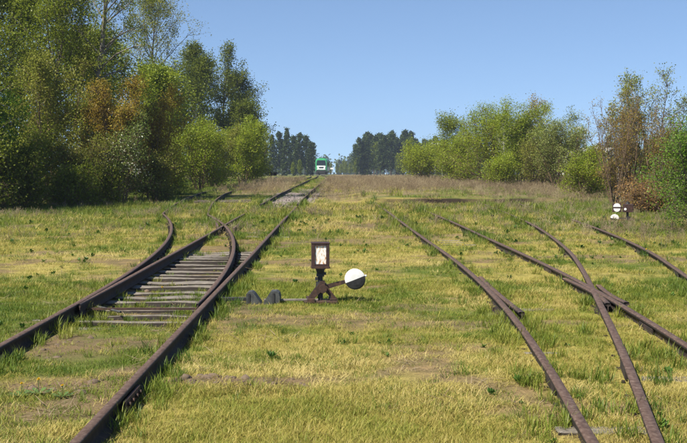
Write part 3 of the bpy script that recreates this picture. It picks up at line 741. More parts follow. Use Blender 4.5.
ENV = {'round': lambda t: math.sin(math.pi * min(1, .12 + .88 * t) ** .9) ** .7 + .12,
       'cone': lambda t: 1.0 - .85 * t, 'column': lambda t: .75 + .25 * math.sin(math.pi * t),
       'dome': lambda t: (1 - t ** 2.4) * .85 + .22, 'vase': lambda t: .35 + .65 * math.sin(math.pi * (t * .75 + .05))}
def make_tree(name, label, cat, x, y, h, spread, leafm, barkm, seed, stems=1, first=.25, nb1=26, nb2=7, nb3=4, leaves=14000, ls=.10, env='round',
              e0=25, e1=65, up=.35, droop=0.0, stem_lean=.0, trunk_r=None, sig=.16, group=None, base=None, tintlo=0., tinthi=1., bare=0.0, stem_bark=None):
    r = np.random.RandomState(seed); tb = Tubes(); anchors = []; leaves = int(leaves * 1.3); ls = ls * 1.08
    if env == 'round' and stems > 1: env = 'dome'
    tr = trunk_r or h * .016
    fn = ENV[env]
    for s in range(stems):
        az = 2 * math.pi * s / max(stems, 1) + r.rand()
        off = np.array([math.cos(az), math.sin(az), 0]) * (0 if stems == 1 else r.uniform(.05, .35) * spread * .5)
        ln = stem_lean * r.uniform(.4, 1.2)
        d0 = unit(np.array([math.cos(az) * ln, math.sin(az) * ln, 1.0]))
        hh = h * (1 if s == 0 else r.uniform(.65, .98))
        tk = curve(off + np.array([0, 0, -.1]), d0, hh, 9, np.array([0, 0, .15]), .055, r)
        rad = tr * (1 - .9 * (np.linspace(0, 1, 10)) ** .9) / (1 if stems == 1 else 1.5); rad[0] *= 1.3
        tb.add(tk, rad, 8 if stems == 1 else 5)
        for k in range(max(4, nb1 // max(1, stems // 2 + (stems > 1)))):
            t = first + (0.98 - first) * ((k + r.rand()) / max(4, nb1 // max(1, stems // 2 + (stems > 1))))
            u = (t - first) / (1 - first)
            p, _ = interp(tk, t); a = k * 2.399 + r.rand() * .9
            el = R(e0 + (e1 - e0) * u + r.normal(0, 9))
            d = np.array([math.cos(a) * math.cos(el), math.sin(a) * math.cos(el), math.sin(el)])
            L1 = max(.25, spread * fn(u) * r.uniform(.7, 1.12) * (1 if stems == 1 else .72))
            b1 = curve(p, d, L1, 5, np.array([0, 0, up - droop * .4]), .10, r)
            r1 = max(.012, np.interp(t, np.linspace(0, 1, 10), rad) * .5)
            tb.add(b1, np.linspace(r1, r1 * .25, 6), 4)
            for j in range(nb2):
                t2 = .25 + .75 * (j + r.rand()) / nb2
                p2, dd = interp(b1, min(t2, .999)); dv = unit(dd * .7 + r.normal(size=3) * .75 + np.array([0, 0, .15 - droop * .5]))
                L2 = L1 * .42 * (1.15 - .5 * t2) * r.uniform(.6, 1.2) + .15
                b2 = curve(p2, dv, L2, 3, np.array([0, 0, up * .5 - droop]), .12, r)
                tb.add(b2, np.linspace(max(.006, r1 * .3), .004, 4), 3)
                tintc = r.rand()
                for q in range(nb3):
                    p3, d3 = interp(b2, min(.999, (q + .3 + r.rand() * .7) / nb3)); dv3 = unit(d3 * .5 + r.normal(size=3) * .8 + np.array([0, 0, .1 - droop * 1.6]))
                    L3 = r.uniform(.18, .5) * (.6 + spread * .12) * (1 + droop * 1.2)
                    e3 = p3 + dv3 * L3
                    if y < 60 or q % 2 == 0: tb.add(np.array([p3, e3]), [.006, .003], 3)
                    if r.rand() >= bare * (1 if u > .55 else .35): anchors.append((p3, e3, tintc))
    root = empty(name, (x, y, (gz(x, y) if base is None else base)), 0, label, cat, group)
    link('trunk', tb.mesh('trunk', barkm), root)
    link('crown', leaf_mesh(anchors, leaves, ls, sig, leafm, r, tintlo, tinthi), root)
    return root
def leaf_mesh(anchors, n, ls, sig, leafm, r, tintlo=0., tinthi=1., up=.7):
    A = np.array([a[0] for a in anchors]); B = np.array([a[1] for a in anchors]); Tc = np.array([a[2] for a in anchors])
    k = r.randint(0, len(A), n); f = r.rand(n)[:, None] ** .7
    c = A[k] * (1 - f) + B[k] * f * 1.02 + r.normal(size=(n, 3)) * sig
    nrm = r.normal(size=(n, 3)) * .8 + np.array([-.25, -.1, up]); nrm /= np.linalg.norm(nrm, axis=1)[:, None]
    u = np.cross(nrm, r.normal(size=(n, 3))); u /= np.linalg.norm(u, axis=1)[:, None] + 1e-9
    w = np.cross(nrm, u); s = (ls * r.uniform(.6, 1.3, n))[:, None]
    V = np.stack([c - u * s * .55, c + w * s * .36 + nrm * s * .12, c + u * s * .6, c - w * s * .36 + nrm * s * .12], 1).reshape(-1, 3)
    F = np.arange(n * 4).reshape(n, 4)
    ti = np.clip(tintlo + (tinthi - tintlo) * (.6 * Tc[k] + .4 * r.rand(n)), 0, 1)
    return np_mesh('crown', V, [F], leafm, False, {'tint': ('FLOAT', np.repeat(ti, 4).astype(np.float32))})

LM = {
 'dark': leaf_mat('dark_green_leaf', [(0, (0.075, 0.105, 0.010)), (1, (0.18, 0.21, 0.020))], .42),
 'mid': leaf_mat('mid_green_leaf', [(0, (0.115, 0.16, 0.013)), (1, (0.25, 0.29, 0.026))], .42),
 'bright': leaf_mat('bright_spring_leaf', [(0, (0.15, 0.225, 0.015)), (1, (0.34, 0.39, 0.03))], .45),
 'lush': leaf_mat('lush_green_leaf', [(0, (0.09, 0.19, 0.018)), (1, (0.21, 0.33, 0.035))], .45),
 'olive': leaf_mat('olive_leaf', [(0, (0.14, 0.165, 0.02)), (1, (0.29, 0.29, 0.05))], .42),
 'grey': leaf_mat('grey_green_leaf', [(0, (0.15, 0.19, 0.045)), (1, (0.30, 0.34, 0.09))], .42),
 'bronze': leaf_mat('bronze_leaf', [(0, (0.20, 0.135, 0.022)), (.6, (0.32, 0.225, 0.03)), (1, (0.30, 0.30, 0.035))], .45),
 'blossom': leaf_mat('blossom_and_leaf', [(0, (0.095, 0.149, 0.027)), (.80, (0.162, 0.203, 0.041)), (.85, (0.675, 0.675, 0.513)), (1, (0.837, 0.837, 0.702))], .3),
 'red': leaf_mat('rusty_bramble_leaf', [(0, (0.162, 0.101, 0.030)), (.6, (0.297, 0.162, 0.054)), (1, (0.216, 0.230, 0.041))], .3),
 'needle': leaf_mat('conifer_needle', [(0, (0.028, 0.05, 0.012)), (1, (0.07, 0.10, 0.022))], .15),
}
T = make_tree
# --- left wood
T('broadleaf_tree', 'large dark-leaved tree at the wood edge overhanging the dry grass clump', 'tree', -16.2, 42, 10.5, 4.3, LM['dark'], M_BARK, 1, first=.06, nb1=40, nb2=8, leaves=40000, ls=.085, e0=5, e1=60, up=.2, sig=.2)
T('broadleaf_tree', 'tall dark tree deep in the wood behind the dark-leaved edge tree', 'tree', -21, 54, 13, 5.0, LM['dark'], M_BARK, 2, first=.08, nb1=34, leaves=22000, ls=.12, e0=10, sig=.22)
T('birch_tree', 'tall birch with pale trunk and drooping twigs above the bronze trees', 'birch', -12.9, 54, 17, 3.6, LM['mid'], M_GBARK, 5, first=.34, nb1=32, nb2=8, nb3=4, leaves=17000, ls=.07, env='round', e0=35, e1=70, up=.0, droop=.55, sig=.10, trunk_r=.2)
T('broadleaf_tree', 'mid green tree filling the gap between the birch and the dark edge tree', 'tree', -14.4, 54, 10.0, 3.6, LM['mid'], M_BARK, 6, first=.10, nb1=34, nb2=8, leaves=26000, ls=.085, sig=.18)
T('young_tree', 'young olive-green tree in front of the birch trunk', 'tree', -13.2, 51, 7.4, 2.5, LM['olive'], M_TWIG, 7, stems=3, first=.15, nb1=26, leaves=13000, ls=.085, stem_lean=.18, e0=25, sig=.15)
T('shrub', 'dark green shrub low under the dark-leaved edge tree', 'shrub', -12.9, 43.2, 2.4, 1.9, LM['dark'], M_BARK, 8, stems=5, first=.08, nb1=30, leaves=12000, ls=.085, stem_lean=.35, sig=.15)
T('shrub', 'lush bright-leaved shrub beside the dry stalks at the wood edge', 'shrub', -14.4, 44, 4.6, 2.2, LM['lush'], M_BARK, 9, stems=4, first=.1, nb1=26, leaves=10000, ls=.09, stem_lean=.3, sig=.15)
T('bronze_tree', 'bronze-leaved multi-stemmed young tree behind the blossoming shrub', 'tree', -10.6, 52, 5.9, 2.5, LM['bronze'], M_TWIG, 10, stems=5, first=.12, nb1=40, nb2=7, leaves=17000, ls=.075, stem_lean=.25, e0=35, e1=70, sig=.13)
T('bronze_tree', 'golden-bronze young tree next to the bright green thicket', 'tree', -9.6, 57.5, 5.6, 2.2, LM['bronze'], M_TWIG, 11, stems=5, first=.12, nb1=34, nb2=7, leaves=13000, ls=.08, stem_lean=.3, e0=35, e1=70, sig=.13, tintlo=.3)
T('blossom_shrub', 'shrub with scattered white blossom in front of the bronze-leaved tree', 'shrub', -9.9, 50, 3.9, 1.6, LM['blossom'], M_TWIG, 12, stems=5, first=.1, nb1=30, leaves=9000, ls=.065, stem_lean=.25, sig=.12)
T('shrub', 'olive shrub between the blossoming shrub and the dark undergrowth', 'shrub', -11.4, 48.2, 3.0, 1.5, LM['olive'], M_TWIG, 13, stems=5, first=.1, nb1=26, leaves=7000, ls=.07, stem_lean=.3, sig=.12)
T('broadleaf_tree', 'lush green tree rising behind the golden-bronze tree', 'tree', -12.6, 78, 7.6, 3.0, LM['bright'], M_BARK, 14, first=.1, nb1=34, leaves=16000, ls=.12, sig=.2)
T('shrub', 'bright yellow-green bushy thicket beside the branch track', 'shrub', -8.9, 71, 4.3, 2.5, LM['bright'], M_TWIG, 15, stems=7, first=.06, nb1=44, leaves=16000, ls=.08, stem_lean=.4, sig=.17)
T('shrub', 'rounded yellow-green bush at the end of the thicket near the far switch stand', 'shrub', -7.9, 90, 5.2, 2.4, LM['bright'], M_TWIG, 16, stems=6, first=.06, nb1=40, leaves=15000, ls=.095, stem_lean=.32, sig=.18)
T('shrub', 'olive-green bush tucked between the two yellow-green thickets', 'shrub', -9.6, 84, 4.6, 2.2, LM['olive'], M_TWIG, 17, stems=6, first=.06, nb1=36, leaves=11000, ls=.09, stem_lean=.32, sig=.17)
T('shrub', 'small mid-green bush closing the row before the distant switch stand', 'shrub', -7.9, 104, 4.4, 2.0, LM['mid'], M_TWIG, 18, stems=5, first=.06, nb1=30, leaves=9000, ls=.10, stem_lean=.3, sig=.17)
T('shrub', 'low grassy-green shrub at the foot of the golden-bronze tree', 'shrub', -9.4, 62, 2.0, 1.4, LM['bright'], M_TWIG, 19, stems=5, first=.05, nb1=24, leaves=6000, ls=.07, stem_lean=.4, sig=.13)
T('broadleaf_tree', 'round-crowned tree with open branching standing clear against the sky', 'tree', -20.6, 121, 18.5, 5.6, LM['olive'], M_BARK, 20, first=.45, nb1=36, nb2=8, leaves=12000, ls=.13, e0=5, e1=70, sig=.25, trunk_r=.3)
T('broadleaf_tree', 'tall dark tree with a fine open top behind the yellow-green thickets', 'tree', -17.6, 130, 14.6, 4.0, LM['dark'], M_BARK, 21, first=.2, nb1=32, nb2=8, leaves=13000, ls=.17, sig=.28)
T('broadleaf_tree', 'half-bare tree with twiggy crown among the dark trees', 'tree', -14.0, 133, 15.4, 3.6, LM['dark'], M_BARK, 22, first=.2, nb1=34, nb2=8, leaves=8000, ls=.16, sig=.25, bare=.75, e0=35, e1=80)
T('broadleaf_tree', 'dark leaning tree at the end of the tall row above the far switch stand', 'tree', -11.0, 136, 12.2, 3.8, LM['dark'], M_BARK, 23, first=.12, nb1=34, nb2=8, leaves=14000, ls=.16, sig=.28)
T('broadleaf_tree', 'dark tree filling the row behind the lush green tree', 'tree', -15.8, 118, 12.0, 4.0, LM['dark'], M_BARK, 24, first=.08, nb1=34, leaves=14000, ls=.16, sig=.28)
T('broadleaf_tree', 'mid green tree deep behind the bronze trees', 'tree', -17.0, 84, 11.0, 4.0, LM['mid'], M_BARK, 25, first=.08, nb1=34, leaves=15000, ls=.13, sig=.25)
T('broadleaf_tree', 'dark tree standing behind the birch inside the wood', 'tree', -19.0, 64, 12.5, 4.2, LM['mid'], M_BARK, 26, first=.06, nb1=36, leaves=18000, ls=.14, sig=.25)
T('broadleaf_tree', 'dark broad tree beyond the thicket at the foot of the tall row', 'tree', -10.4, 118, 7.4, 3.2, LM['dark'], M_BARK, 27, first=.06, nb1=34, leaves=11000, ls=.15, sig=.25)
for k, (x, y, h, w, lf, lab) in enumerate((
    (-13.4, 41.6, 2.2, 1.5, 'dark', 'low dark shrub at the wood edge beside the dry stalks'),
    (-11.2, 46.4, 1.5, 1.3, 'mid', 'low dark shrub under the young olive-green tree'),
    (-10.7, 49.0, 1.6, 1.2, 'mid', 'low mid-green shrub at the foot of the blossoming shrub'),
    (-8.9, 53.6, 2.2, 1.3, 'olive', 'low olive shrub at the foot of the bronze-leaved tree'),
    (-10.6, 61.5, 3.4, 1.8, 'bright', 'spreading bright shrub behind the low grassy-green shrub'),
    (-11.8, 66.0, 4.6, 2.2, 'mid', 'mid-green shrub under the lush green tree'),
    (-13.4, 48, 3.0, 1.8, 'mid', 'tall mid-green shrub behind the low dark shrubs'))):
    T('shrub', lab, 'shrub', x, y, h, w, LM[lf], M_TWIG, 200 + k, stems=6, first=.03, nb1=34, leaves=7500, ls=.075, stem_lean=.4, sig=.15, e0=5)
for k, (x, y, h, w, lab) in enumerate((
    (-22, 58, 15, 5.0, 'big dark tree far inside the wood behind the dark edge trees'),
    (-21, 72, 13, 5.0, 'big dark tree inside the wood behind the birch'),
    (-22, 95, 12, 5.0, 'big dark tree inside the wood behind the lush green tree'),
    (-27, 50, 15, 5.5, 'big dark tree on the outer side of the wood'),
    (-16.5, 102, 9.5, 4.2, 'dark tree in the wood behind the olive-green bush'))):
    T('broadleaf_tree', lab, 'tree', x, y, h, w, LM['dark'], M_BARK, 220 + k, first=.04, nb1=34, nb2=6, leaves=9000, ls=.22, e0=5, sig=.35)
# --- right side
T('shrub', 'soft yellow-green bush at the far end of the right-hand thicket', 'shrub', 8.9, 116, 3.8, 3.6, LM['bright'], M_TWIG, 30, stems=9, first=.05, nb1=40, leaves=12000, ls=.10, stem_lean=.4, sig=.2, tintlo=.3)
T('young_tree', 'dark green young tree between the yellow-green bush and the big bright thicket', 'tree', 11.2, 103, 5.0, 3.0, LM['mid'], M_BARK, 31, first=.06, nb1=34, leaves=10000, ls=.10, sig=.18)
T('broadleaf_tree', 'big bright green tree crowning the right-hand thicket', 'tree', 11.9, 86, 6.4, 4.2, LM['bright'], M_TWIG, 32, stems=7, first=.03, nb1=60, nb2=8, leaves=22000, ls=.085, stem_lean=.2, e0=15, sig=.17)
T('broadleaf_tree', 'bright green tree with bronze-tinged top beside the big bright tree', 'tree', 14.9, 88, 6.3, 3.8, LM['bright'], M_TWIG, 33, stems=6, first=.03, nb1=56, nb2=8, leaves=17000, ls=.085, stem_lean=.2, sig=.17)
T('bronze_tree', 'bronze-leaved tree rising just behind the bright thicket', 'tree', 15.9, 93, 6.9, 2.6, LM['bronze'], M_TWIG, 34, stems=3, first=.2, nb1=30, leaves=11000, ls=.09, stem_lean=.2, sig=.16)
T('birch_tree', 'slender young birch with a white stem inside the bright thicket', 'birch', 12.6, 82.5, 5.2, 1.0, LM['bright'], M_BIRCH, 35, first=.3, nb1=20, nb2=5, leaves=3500, ls=.07, e0=35, e1=70, sig=.12, trunk_r=.055)
T('shrub', 'grey-green willow bush at the near end of the bright thicket', 'shrub', 14.5, 72, 4.9, 2.7, LM['grey'], M_TWIG, 36, stems=7, first=.08, nb1=46, nb2=6, leaves=15000, ls=.07, stem_lean=.25, e0=45, e1=75, sig=.12)
T('shrub', 'low lush bush at the foot of the bright thicket', 'shrub', 11.4, 77, 2.3, 1.7, LM['bright'], M_TWIG, 37, stems=5, first=.05, nb1=26, leaves=7000, ls=.075, stem_lean=.4, sig=.14)
T('shrub', 'small bright lime-green bush between the willow and the brown brush', 'shrub', 13.0, 58, 2.4, 1.5, LM['bright'], M_TWIG, 38, stems=6, first=.05, nb1=30, leaves=9000, ls=.06, stem_lean=.3, sig=.10)
T('shrub', 'second low green bush beside the lime-green bush', 'shrub', 15.4, 63, 1.9, 1.4, LM['olive'], M_TWIG, 39, stems=6, first=.05, nb1=30, leaves=8000, ls=.065, stem_lean=.3, sig=.11)
for k, (x, y, h, nm, sd_) in enumerate(((11.6, 46, 4.4, 'upright brown brush of thin stems behind the brown switch stand', 40), (12.6, 47.5, 4.9, 'thin-stemmed brown brush reaching up into the sparse tall tree', 41), (13.4, 45.5, 4.0, 'brown brush of bare shoots next to the round green bush', 42))):
    T('brush', nm, 'brush', x, y, h, 1.0, LM['bronze'], M_TWIG, sd_, stems=15, first=.12, nb1=60, nb2=3, nb3=3, leaves=2200, ls=.05, stem_lean=.22, e0=55, e1=80, sig=.07, env='column', trunk_r=.05)
T('young_tree', 'tall sparse tree with small pale leaves rising out of the brown brush', 'tree', 14.0, 50, 5.9, 1.9, LM['grey'], M_TWIG, 43, stems=6, first=.3, nb1=40, nb2=5, nb3=3, leaves=6000, ls=.065, stem_lean=.28, e0=50, e1=80, sig=.09, trunk_r=.09)
T('young_tree', 'slim sparse tree with pale stem behind the brown brush', 'tree', 12.9, 49.5, 5.2, 1.3, LM['olive'], M_BIRCH, 44, stems=2, first=.3, nb1=28, nb2=5, nb3=3, leaves=3600, ls=.06, stem_lean=.15, e0=50, e1=80, sig=.08, trunk_r=.06)
T('shrub', 'dense round bright green bush at the edge of the right turnout grass', 'shrub', 9.95, 28.5, 2.85, 2.2, LM['lush'], M_BARK, 45, stems=7, first=.04, nb1=50, nb2=7, leaves=34000, ls=.042, stem_lean=.35, sig=.09)
T('shrub', 'dense green bush tucked behind the round bright green bush', 'shrub', 11.9, 33.5, 3.0, 1.5, LM['lush'], M_BARK, 46, stems=6, first=.05, nb1=40, leaves=13000, ls=.055, stem_lean=.35, sig=.11)
T('bramble', 'low rusty-red bramble between the brown brush and the round bush', 'bramble', 10.9, 38.5, .95, .9, LM['red'], M_TWIG, 47, stems=8, first=.1, nb1=34, nb2=5, leaves=3600, ls=.05, stem_lean=.7, droop=.3, sig=.08)
T('bramble', 'rusty bramble trailing beside the brown switch stand', 'bramble', 11.6, 42, 1.1, 1.1, LM['red'], M_TWIG, 48, stems=8, first=.1, nb1=34, nb2=5, leaves=3600, ls=.05, stem_lean=.7, droop=.3, sig=.08)
T('shrub', 'green bush behind the sparse tall tree', 'shrub', 16.2, 55, 3.6, 1.8, LM['mid'], M_TWIG, 49, stems=6, first=.05, nb1=34, leaves=10000, ls=.075, stem_lean=.3, sig=.13)
T('shrub', 'mid green bush behind the grey-green willow bush', 'shrub', 19.3, 84, 2.5, 2.2, LM['mid'], M_TWIG, 50, stems=6, first=.05, nb1=34, leaves=11000, ls=.09, stem_lean=.3, sig=.16)

T('shrub', 'yellow-green shrub filling the thicket between the young dark tree and the big bright tree', 'shrub', 10.3, 92, 3.9, 2.6, LM['bright'], M_TWIG, 51, stems=7, first=.03, nb1=40, leaves=10000, ls=.08, stem_lean=.4, sig=.16)
T('shrub', 'olive shrub in the thicket gap beside the grey-green willow bush', 'shrub', 14.6, 79, 3.6, 2.4, LM['olive'], M_TWIG, 52, stems=7, first=.03, nb1=40, leaves=9000, ls=.08, stem_lean=.4, sig=.16)
# --- conifers of the far forest: four shared shapes
def conifer_meshes(seed, h, w, first, nb, leaves, ls, pine):
    r = np.random.RandomState(seed); tb = Tubes(); anchors = []
    tk = curve(np.array([0, 0, -.3]), np.array([0, 0, 1.0]), h, 8, np.zeros(3), .012, r)
    tb.add(tk, h * .013 * (1 - .92 * np.linspace(0, 1, 9)), 6)
    for k in range(nb):
        u = (k + r.rand()) / nb; t = first + (1 - first) * u * .985; p, _ = interp(tk, t); a = k * 2.399 + r.rand()
        L1 = w * ((1.05 - .95 * u) if not pine else (math.sin(math.pi * (.12 + .85 * u)) ** .6)) * r.uniform(.65, 1.15)
        el = R(-12 + 30 * u) if not pine else R(5 + 50 * u)
        b = curve(p, np.array([math.cos(a) * math.cos(el), math.sin(a) * math.cos(el), math.sin(el)]), L1, 3, np.array([0, 0, .3 if pine else -.25]), .06, r)
        tb.add(b, np.linspace(.05, .015, 4), 3); tc = r.rand()
        for q in range(4): anchors.append((b[0] * (1 - q / 4) + b[-1] * q / 4, b[-1], tc))
    return tb.mesh('trunk', M_BARK), leaf_mesh(anchors, leaves, ls, .32 if pine else .24, LM['needle'], r, 0, 1, .8)
CON = [conifer_meshes(80, 15, 2.7, .06, 90, 3600, .5, False), conifer_meshes(81, 15.5, 2.9, .2, 60, 2600, .55, True),
       conifer_meshes(82, 14.5, 3.1, .16, 60, 2600, .55, True), conifer_meshes(83, 14, 2.3, .08, 84, 3200, .5, False)]
DEC = []
for sd_ in (90, 91):
    r = np.random.RandomState(sd_); tb = Tubes(); an = []
    tk = curve(np.array([0, 0, -.3]), np.array([0, 0, 1.0]), 12, 8, np.zeros(3), .03, r); tb.add(tk, .17 * (1 - .9 * np.linspace(0, 1, 9)), 6)
    for k in range(40):
        u = (k + r.rand()) / 40; p, _ = interp(tk, .2 + .78 * u); a = k * 2.399; el = R(20 + 45 * u)
        b = curve(p, np.array([math.cos(a) * math.cos(el), math.sin(a) * math.cos(el), math.sin(el)]), 2.9 * (math.sin(math.pi * (.15 + .8 * u))) * r.uniform(.7, 1.1), 3, np.array([0, 0, .2]), .1, r)
        tb.add(b, np.linspace(.05, .015, 4), 3); tc = r.rand()
        for q in range(4): an.append((b[0], b[-1], tc))
    DEC.append((tb.mesh('trunk', M_BARK), leaf_mesh(an, 2600, .5, .4, LM['mid'], r)))
def far_tree(name, label, cat, grp, meshes, x, y, s, rz):
    o = empty(name, (x, y, gz(x, y)), rz, label, cat, grp); o.scale = (s * .95, s * .95, s)
    link('trunk', meshes[0], o); link('crown', meshes[1], o)
rf = random.Random(12)
def px2x(px, d): return (px - 338) * d / 1100
# group left of the train
for (px, d, s, k) in ((287, 330, .96, 0), (279, 350, .86, 1), (294, 345, .82, 2), (300, 335, .80, 1), (305, 350, .84, 2), (310, 340, .76, 3), (272, 345, .86, 0), (264, 350, .8, 1), (282, 372, .8, 2), (298, 375, .85, 3), (255, 350, .8, 0), (313, 372, .74, 2)):
    far_tree('spruce_tree' if k in (0, 3) else 'pine_tree', 'dark conifer in the far grove beside the green train, wood-edge side', 'conifer', 'conifers in the grove behind the train', CON[k], px2x(px, d), d, s, rf.random() * 6)
for k in range(40):
    px = 356 + k * 2.3 + rf.uniform(-1.5, 1.5); d = 400 + rf.uniform(-20, 90)
    s = (1.0 + rf.uniform(-.12, .1)) * (1.0 if 362 < px < 415 else .86) * d / 420
    far_tree('pine_tree', 'dark conifer in the far forest edge across the brown field', 'conifer', 'conifers of the far forest across the field', CON[rf.choice((1, 2, 1, 2, 3))], px2x(px, d), d, s, rf.random() * 6)
for (px, d, s) in ((377, 392, .95), (398, 385, .62), (433, 390, .8), (300, 300, .36), (293, 290, .3), (356, 395, .5)):
    far_tree('broadleaf_tree', 'lighter green broadleaf tree standing among the far conifers', 'tree', 'broadleaf trees among the far conifers', DEC[rf.randint(0, 1)], px2x(px, d), d, s, rf.random() * 6)
for (px, d, s) in ((341, 520, .42), (346, 510, .5), (350, 500, .45), (354, 480, .55), (344, 560, .6), (337, 560, .5), (331, 580, .5), (420, 380, .5), (428, 375, .55), (440, 370, .6), (412, 372, .45), (404, 378, .4)):
    far_tree('broadleaf_tree', 'small soft green tree in the low row linking train and far forest', 'tree', 'low green trees beyond the field', DEC[rf.randint(0, 1)], px2x(px, d), d, s, rf.random() * 6)
for k in range(46):
    px = 446 + k * 6.0 + rf.uniform(-3, 3); d = 400 + rf.uniform(-20, 50)
    far_tree('pine_tree', 'dark conifer of the distant belt behind the right-hand thicket', 'conifer', 'conifers of the belt behind the thicket', CON[rf.choice((1, 2, 3, 0))], px2x(px, d), d, .92 + rf.uniform(-.15, .1) + (.1 if px < 470 else 0), rf.random() * 6)
# the hazy wood on the horizon: reads as one mass
r = np.random.RandomState(99); V = []; n = 420
cx = r.uniform(-160, 420, n); cy = r.uniform(840, 960, n)
an = []
for k in range(n):
    h = r.uniform(12, 17); zb = gz(cx[k], cy[k])
    for q in range(6): an.append((np.array([cx[k], cy[k], zb]) , np.array([cx[k] + r.normal(0, 1.5), cy[k] + r.normal(0, 1.5), zb + h * (q + 1) / 6]), r.rand()))
lm_ = leaf_mesh(an, 42000, 2.6, 1.1, LM['needle'], r)
tag(link('distant_wood', lm_), 'hazy blue wood along the horizon beyond the train', 'wood', kind='stuff')

# ------------------------------------------------------------------ green railcar
M_GRN = surf('green_train_paint', [(.3, (.03, .24, .085)), (.7, (.04, .30, .11))], 2, .35, 3, bs=0)
M_TW = surf('white_train_paint', [(.3, (.62, .64, .63)), (.7, (.74, .75, .74))], 2, .35, 3, bs=0)
M_GLS = surf('dark_train_glass', [(.3, (.012, .02, .022)), (.7, (.02, .03, .034))], 2, .12, 2, bs=0)
M_LMP = surf('lamp_glass', [(.3, (.7, .7, .66)), (.7, (.8, .8, .76))], 5, .2, 2, bs=0)
ty = 268; tx = float(np.interp(ty, far_c[:, 1], far_c[:, 0])); tz = float(base_z(tx, ty)) + .18
tr = empty('railcar', (tx, ty, tz), R(-1.0), 'green and white railcar with dark windscreen on the distant track', 'train')
def train_sec(w, zb, zt): return [(-w, zb), (-w * 1.0, zb + .5), (-w, zt - .75), (-w * .90, zt - .32), (-w * .62, zt - .06), (0, zt), (w * .62, zt - .06), (w * .90, zt - .32), (w, zt - .75), (w, zb + .5), (w, zb)]
def loft(secs):
    mb = MB(); n = len(secs[0][1])
    vs_ = [(x, yy(z) if callable(yy) else yy, z) for yy, s in secs for x, z in s]
    fs_ = []
    for i in range(len(secs) - 1):
        for k in range(n): fs_.append((i * n + k, i * n + (k + 1) % n, (i + 1) * n + (k + 1) % n, (i + 1) * n + k))
    fs_ += [tuple(range(n)), tuple(range(len(secs) * n - 1, (len(secs) - 1) * n - 1, -1))]
    return mb.add(vs_, fs_)
slope = lambda z: 0.0 if z < 1.9 else (z - 1.9) * .32
loft([(lambda z: slope(z), train_sec(1.26, 1.0, 3.98)), (lambda z: slope(z) * .8 + .35, train_sec(1.40, .98, 4.18)), (1.6, train_sec(1.45, .95, 4.28)), (24.0, train_sec(1.45, .95, 4.28)), (25.0, train_sec(1.3, 1.0, 4.0))]).build('body', M_GRN, tr)
MB().add([(-.8, -.035, 1.45), (.8, -.035, 1.45), (1.05, -.03, 2.15), (1.0, .08, 2.42), (-1.0, .08, 2.42), (-1.05, -.03, 2.15), (-.8, .15, 1.45), (.8, .15, 1.45), (1.05, .25, 2.15), (1.0, .4, 2.42), (-1.0, .4, 2.42), (-1.05, .25, 2.15)],
         [(0, 1, 2, 3, 4, 5), (11, 10, 9, 8, 7, 6)] + [(k, k + 6, (k + 1) % 6 + 6, (k + 1) % 6) for k in range(6)]).build('white_nose', M_TW, tr)
ws = lambda x, z: (x, (z - 1.9) * .32 - .03, z)
wsb = lambda x, z: (x, (z - 1.9) * .32 + .2, z)
wp = [(-1.08, 2.5), (1.08, 2.5), (1.12, 3.0), (.98, 3.72), (-.98, 3.72), (-1.12, 3.0)]
MB().add([ws(*q) for q in wp] + [wsb(*q) for q in wp], [(0, 1, 2, 3, 4, 5), (11, 10, 9, 8, 7, 6)] + [(k, k + 6, (k + 1) % 6 + 6, (k + 1) % 6) for k in range(6)]).build('windscreen', M_GLS, tr)
for sx in (-1, 1):
    MB().box((sx * .82, -.06, 1.55), (.42, .08, .24), bev=.02).build('headlight', M_LMP, tr)
    MB().cyl((sx * .87, -.55, 1.05), (sx * .87, .2, 1.05), .09, n=10).cyl((sx * .87, -.6, 1.05), (sx * .87, -.54, 1.05), .22, n=14).build('buffer', M_BLACK, tr)
    w_ = MB()
    MB().box((sx * 1.452, 12.8, 1.55), (.02, 22, .9)).build('white_stripe', M_TW, tr)
    for k in range(8): MB().box((sx * 1.455, 4.0 + 2.5 * k, 2.75), (.03, 1.7, .95), bev=.01).build('window', M_GLS, tr)
MB().box((0, .45, 2.08), (1.2, 1.0, .10)).box((0, -.06, 1.98), (1.0, .05, .22)).build('number_band', M_GLS, tr)
MB().box((0, .1, .9), (2.5, .5, .85), bev=.04).add([(-1.3, -.25, .15), (1.3, -.25, .15), (1.25, .1, .6), (-1.25, .1, .6), (-1.3, .3, .15), (1.3, .3, .15), (1.25, .3, .6), (-1.25, .3, .6)], [(0, 1, 2, 3), (4, 7, 6, 5), (0, 4, 5, 1), (1, 5, 6, 2), (2, 6, 7, 3), (3, 7, 4, 0)]).build('snow_plough', M_BLACK, tr)
MB().box((0, 12.5, .78), (2.5, 18, .45)).build('underframe', M_BLACK, tr)
for yb in (3.2, 5.6, 19.0, 21.4):
    mb = MB()
    for sx in (-1, 1): mb.cyl((sx * .68, yb, .42), (sx * .80, yb, .42), .42, n=20)
    mb.cyl((-.7, yb, .42), (.7, yb, .42), .08, n=8); mb.build('wheelset', M_RUST, tr)
MB().box((0, 9, 4.33), (1.5, 5, .22), bev=.05).build('roof_unit', M_GREY, tr)

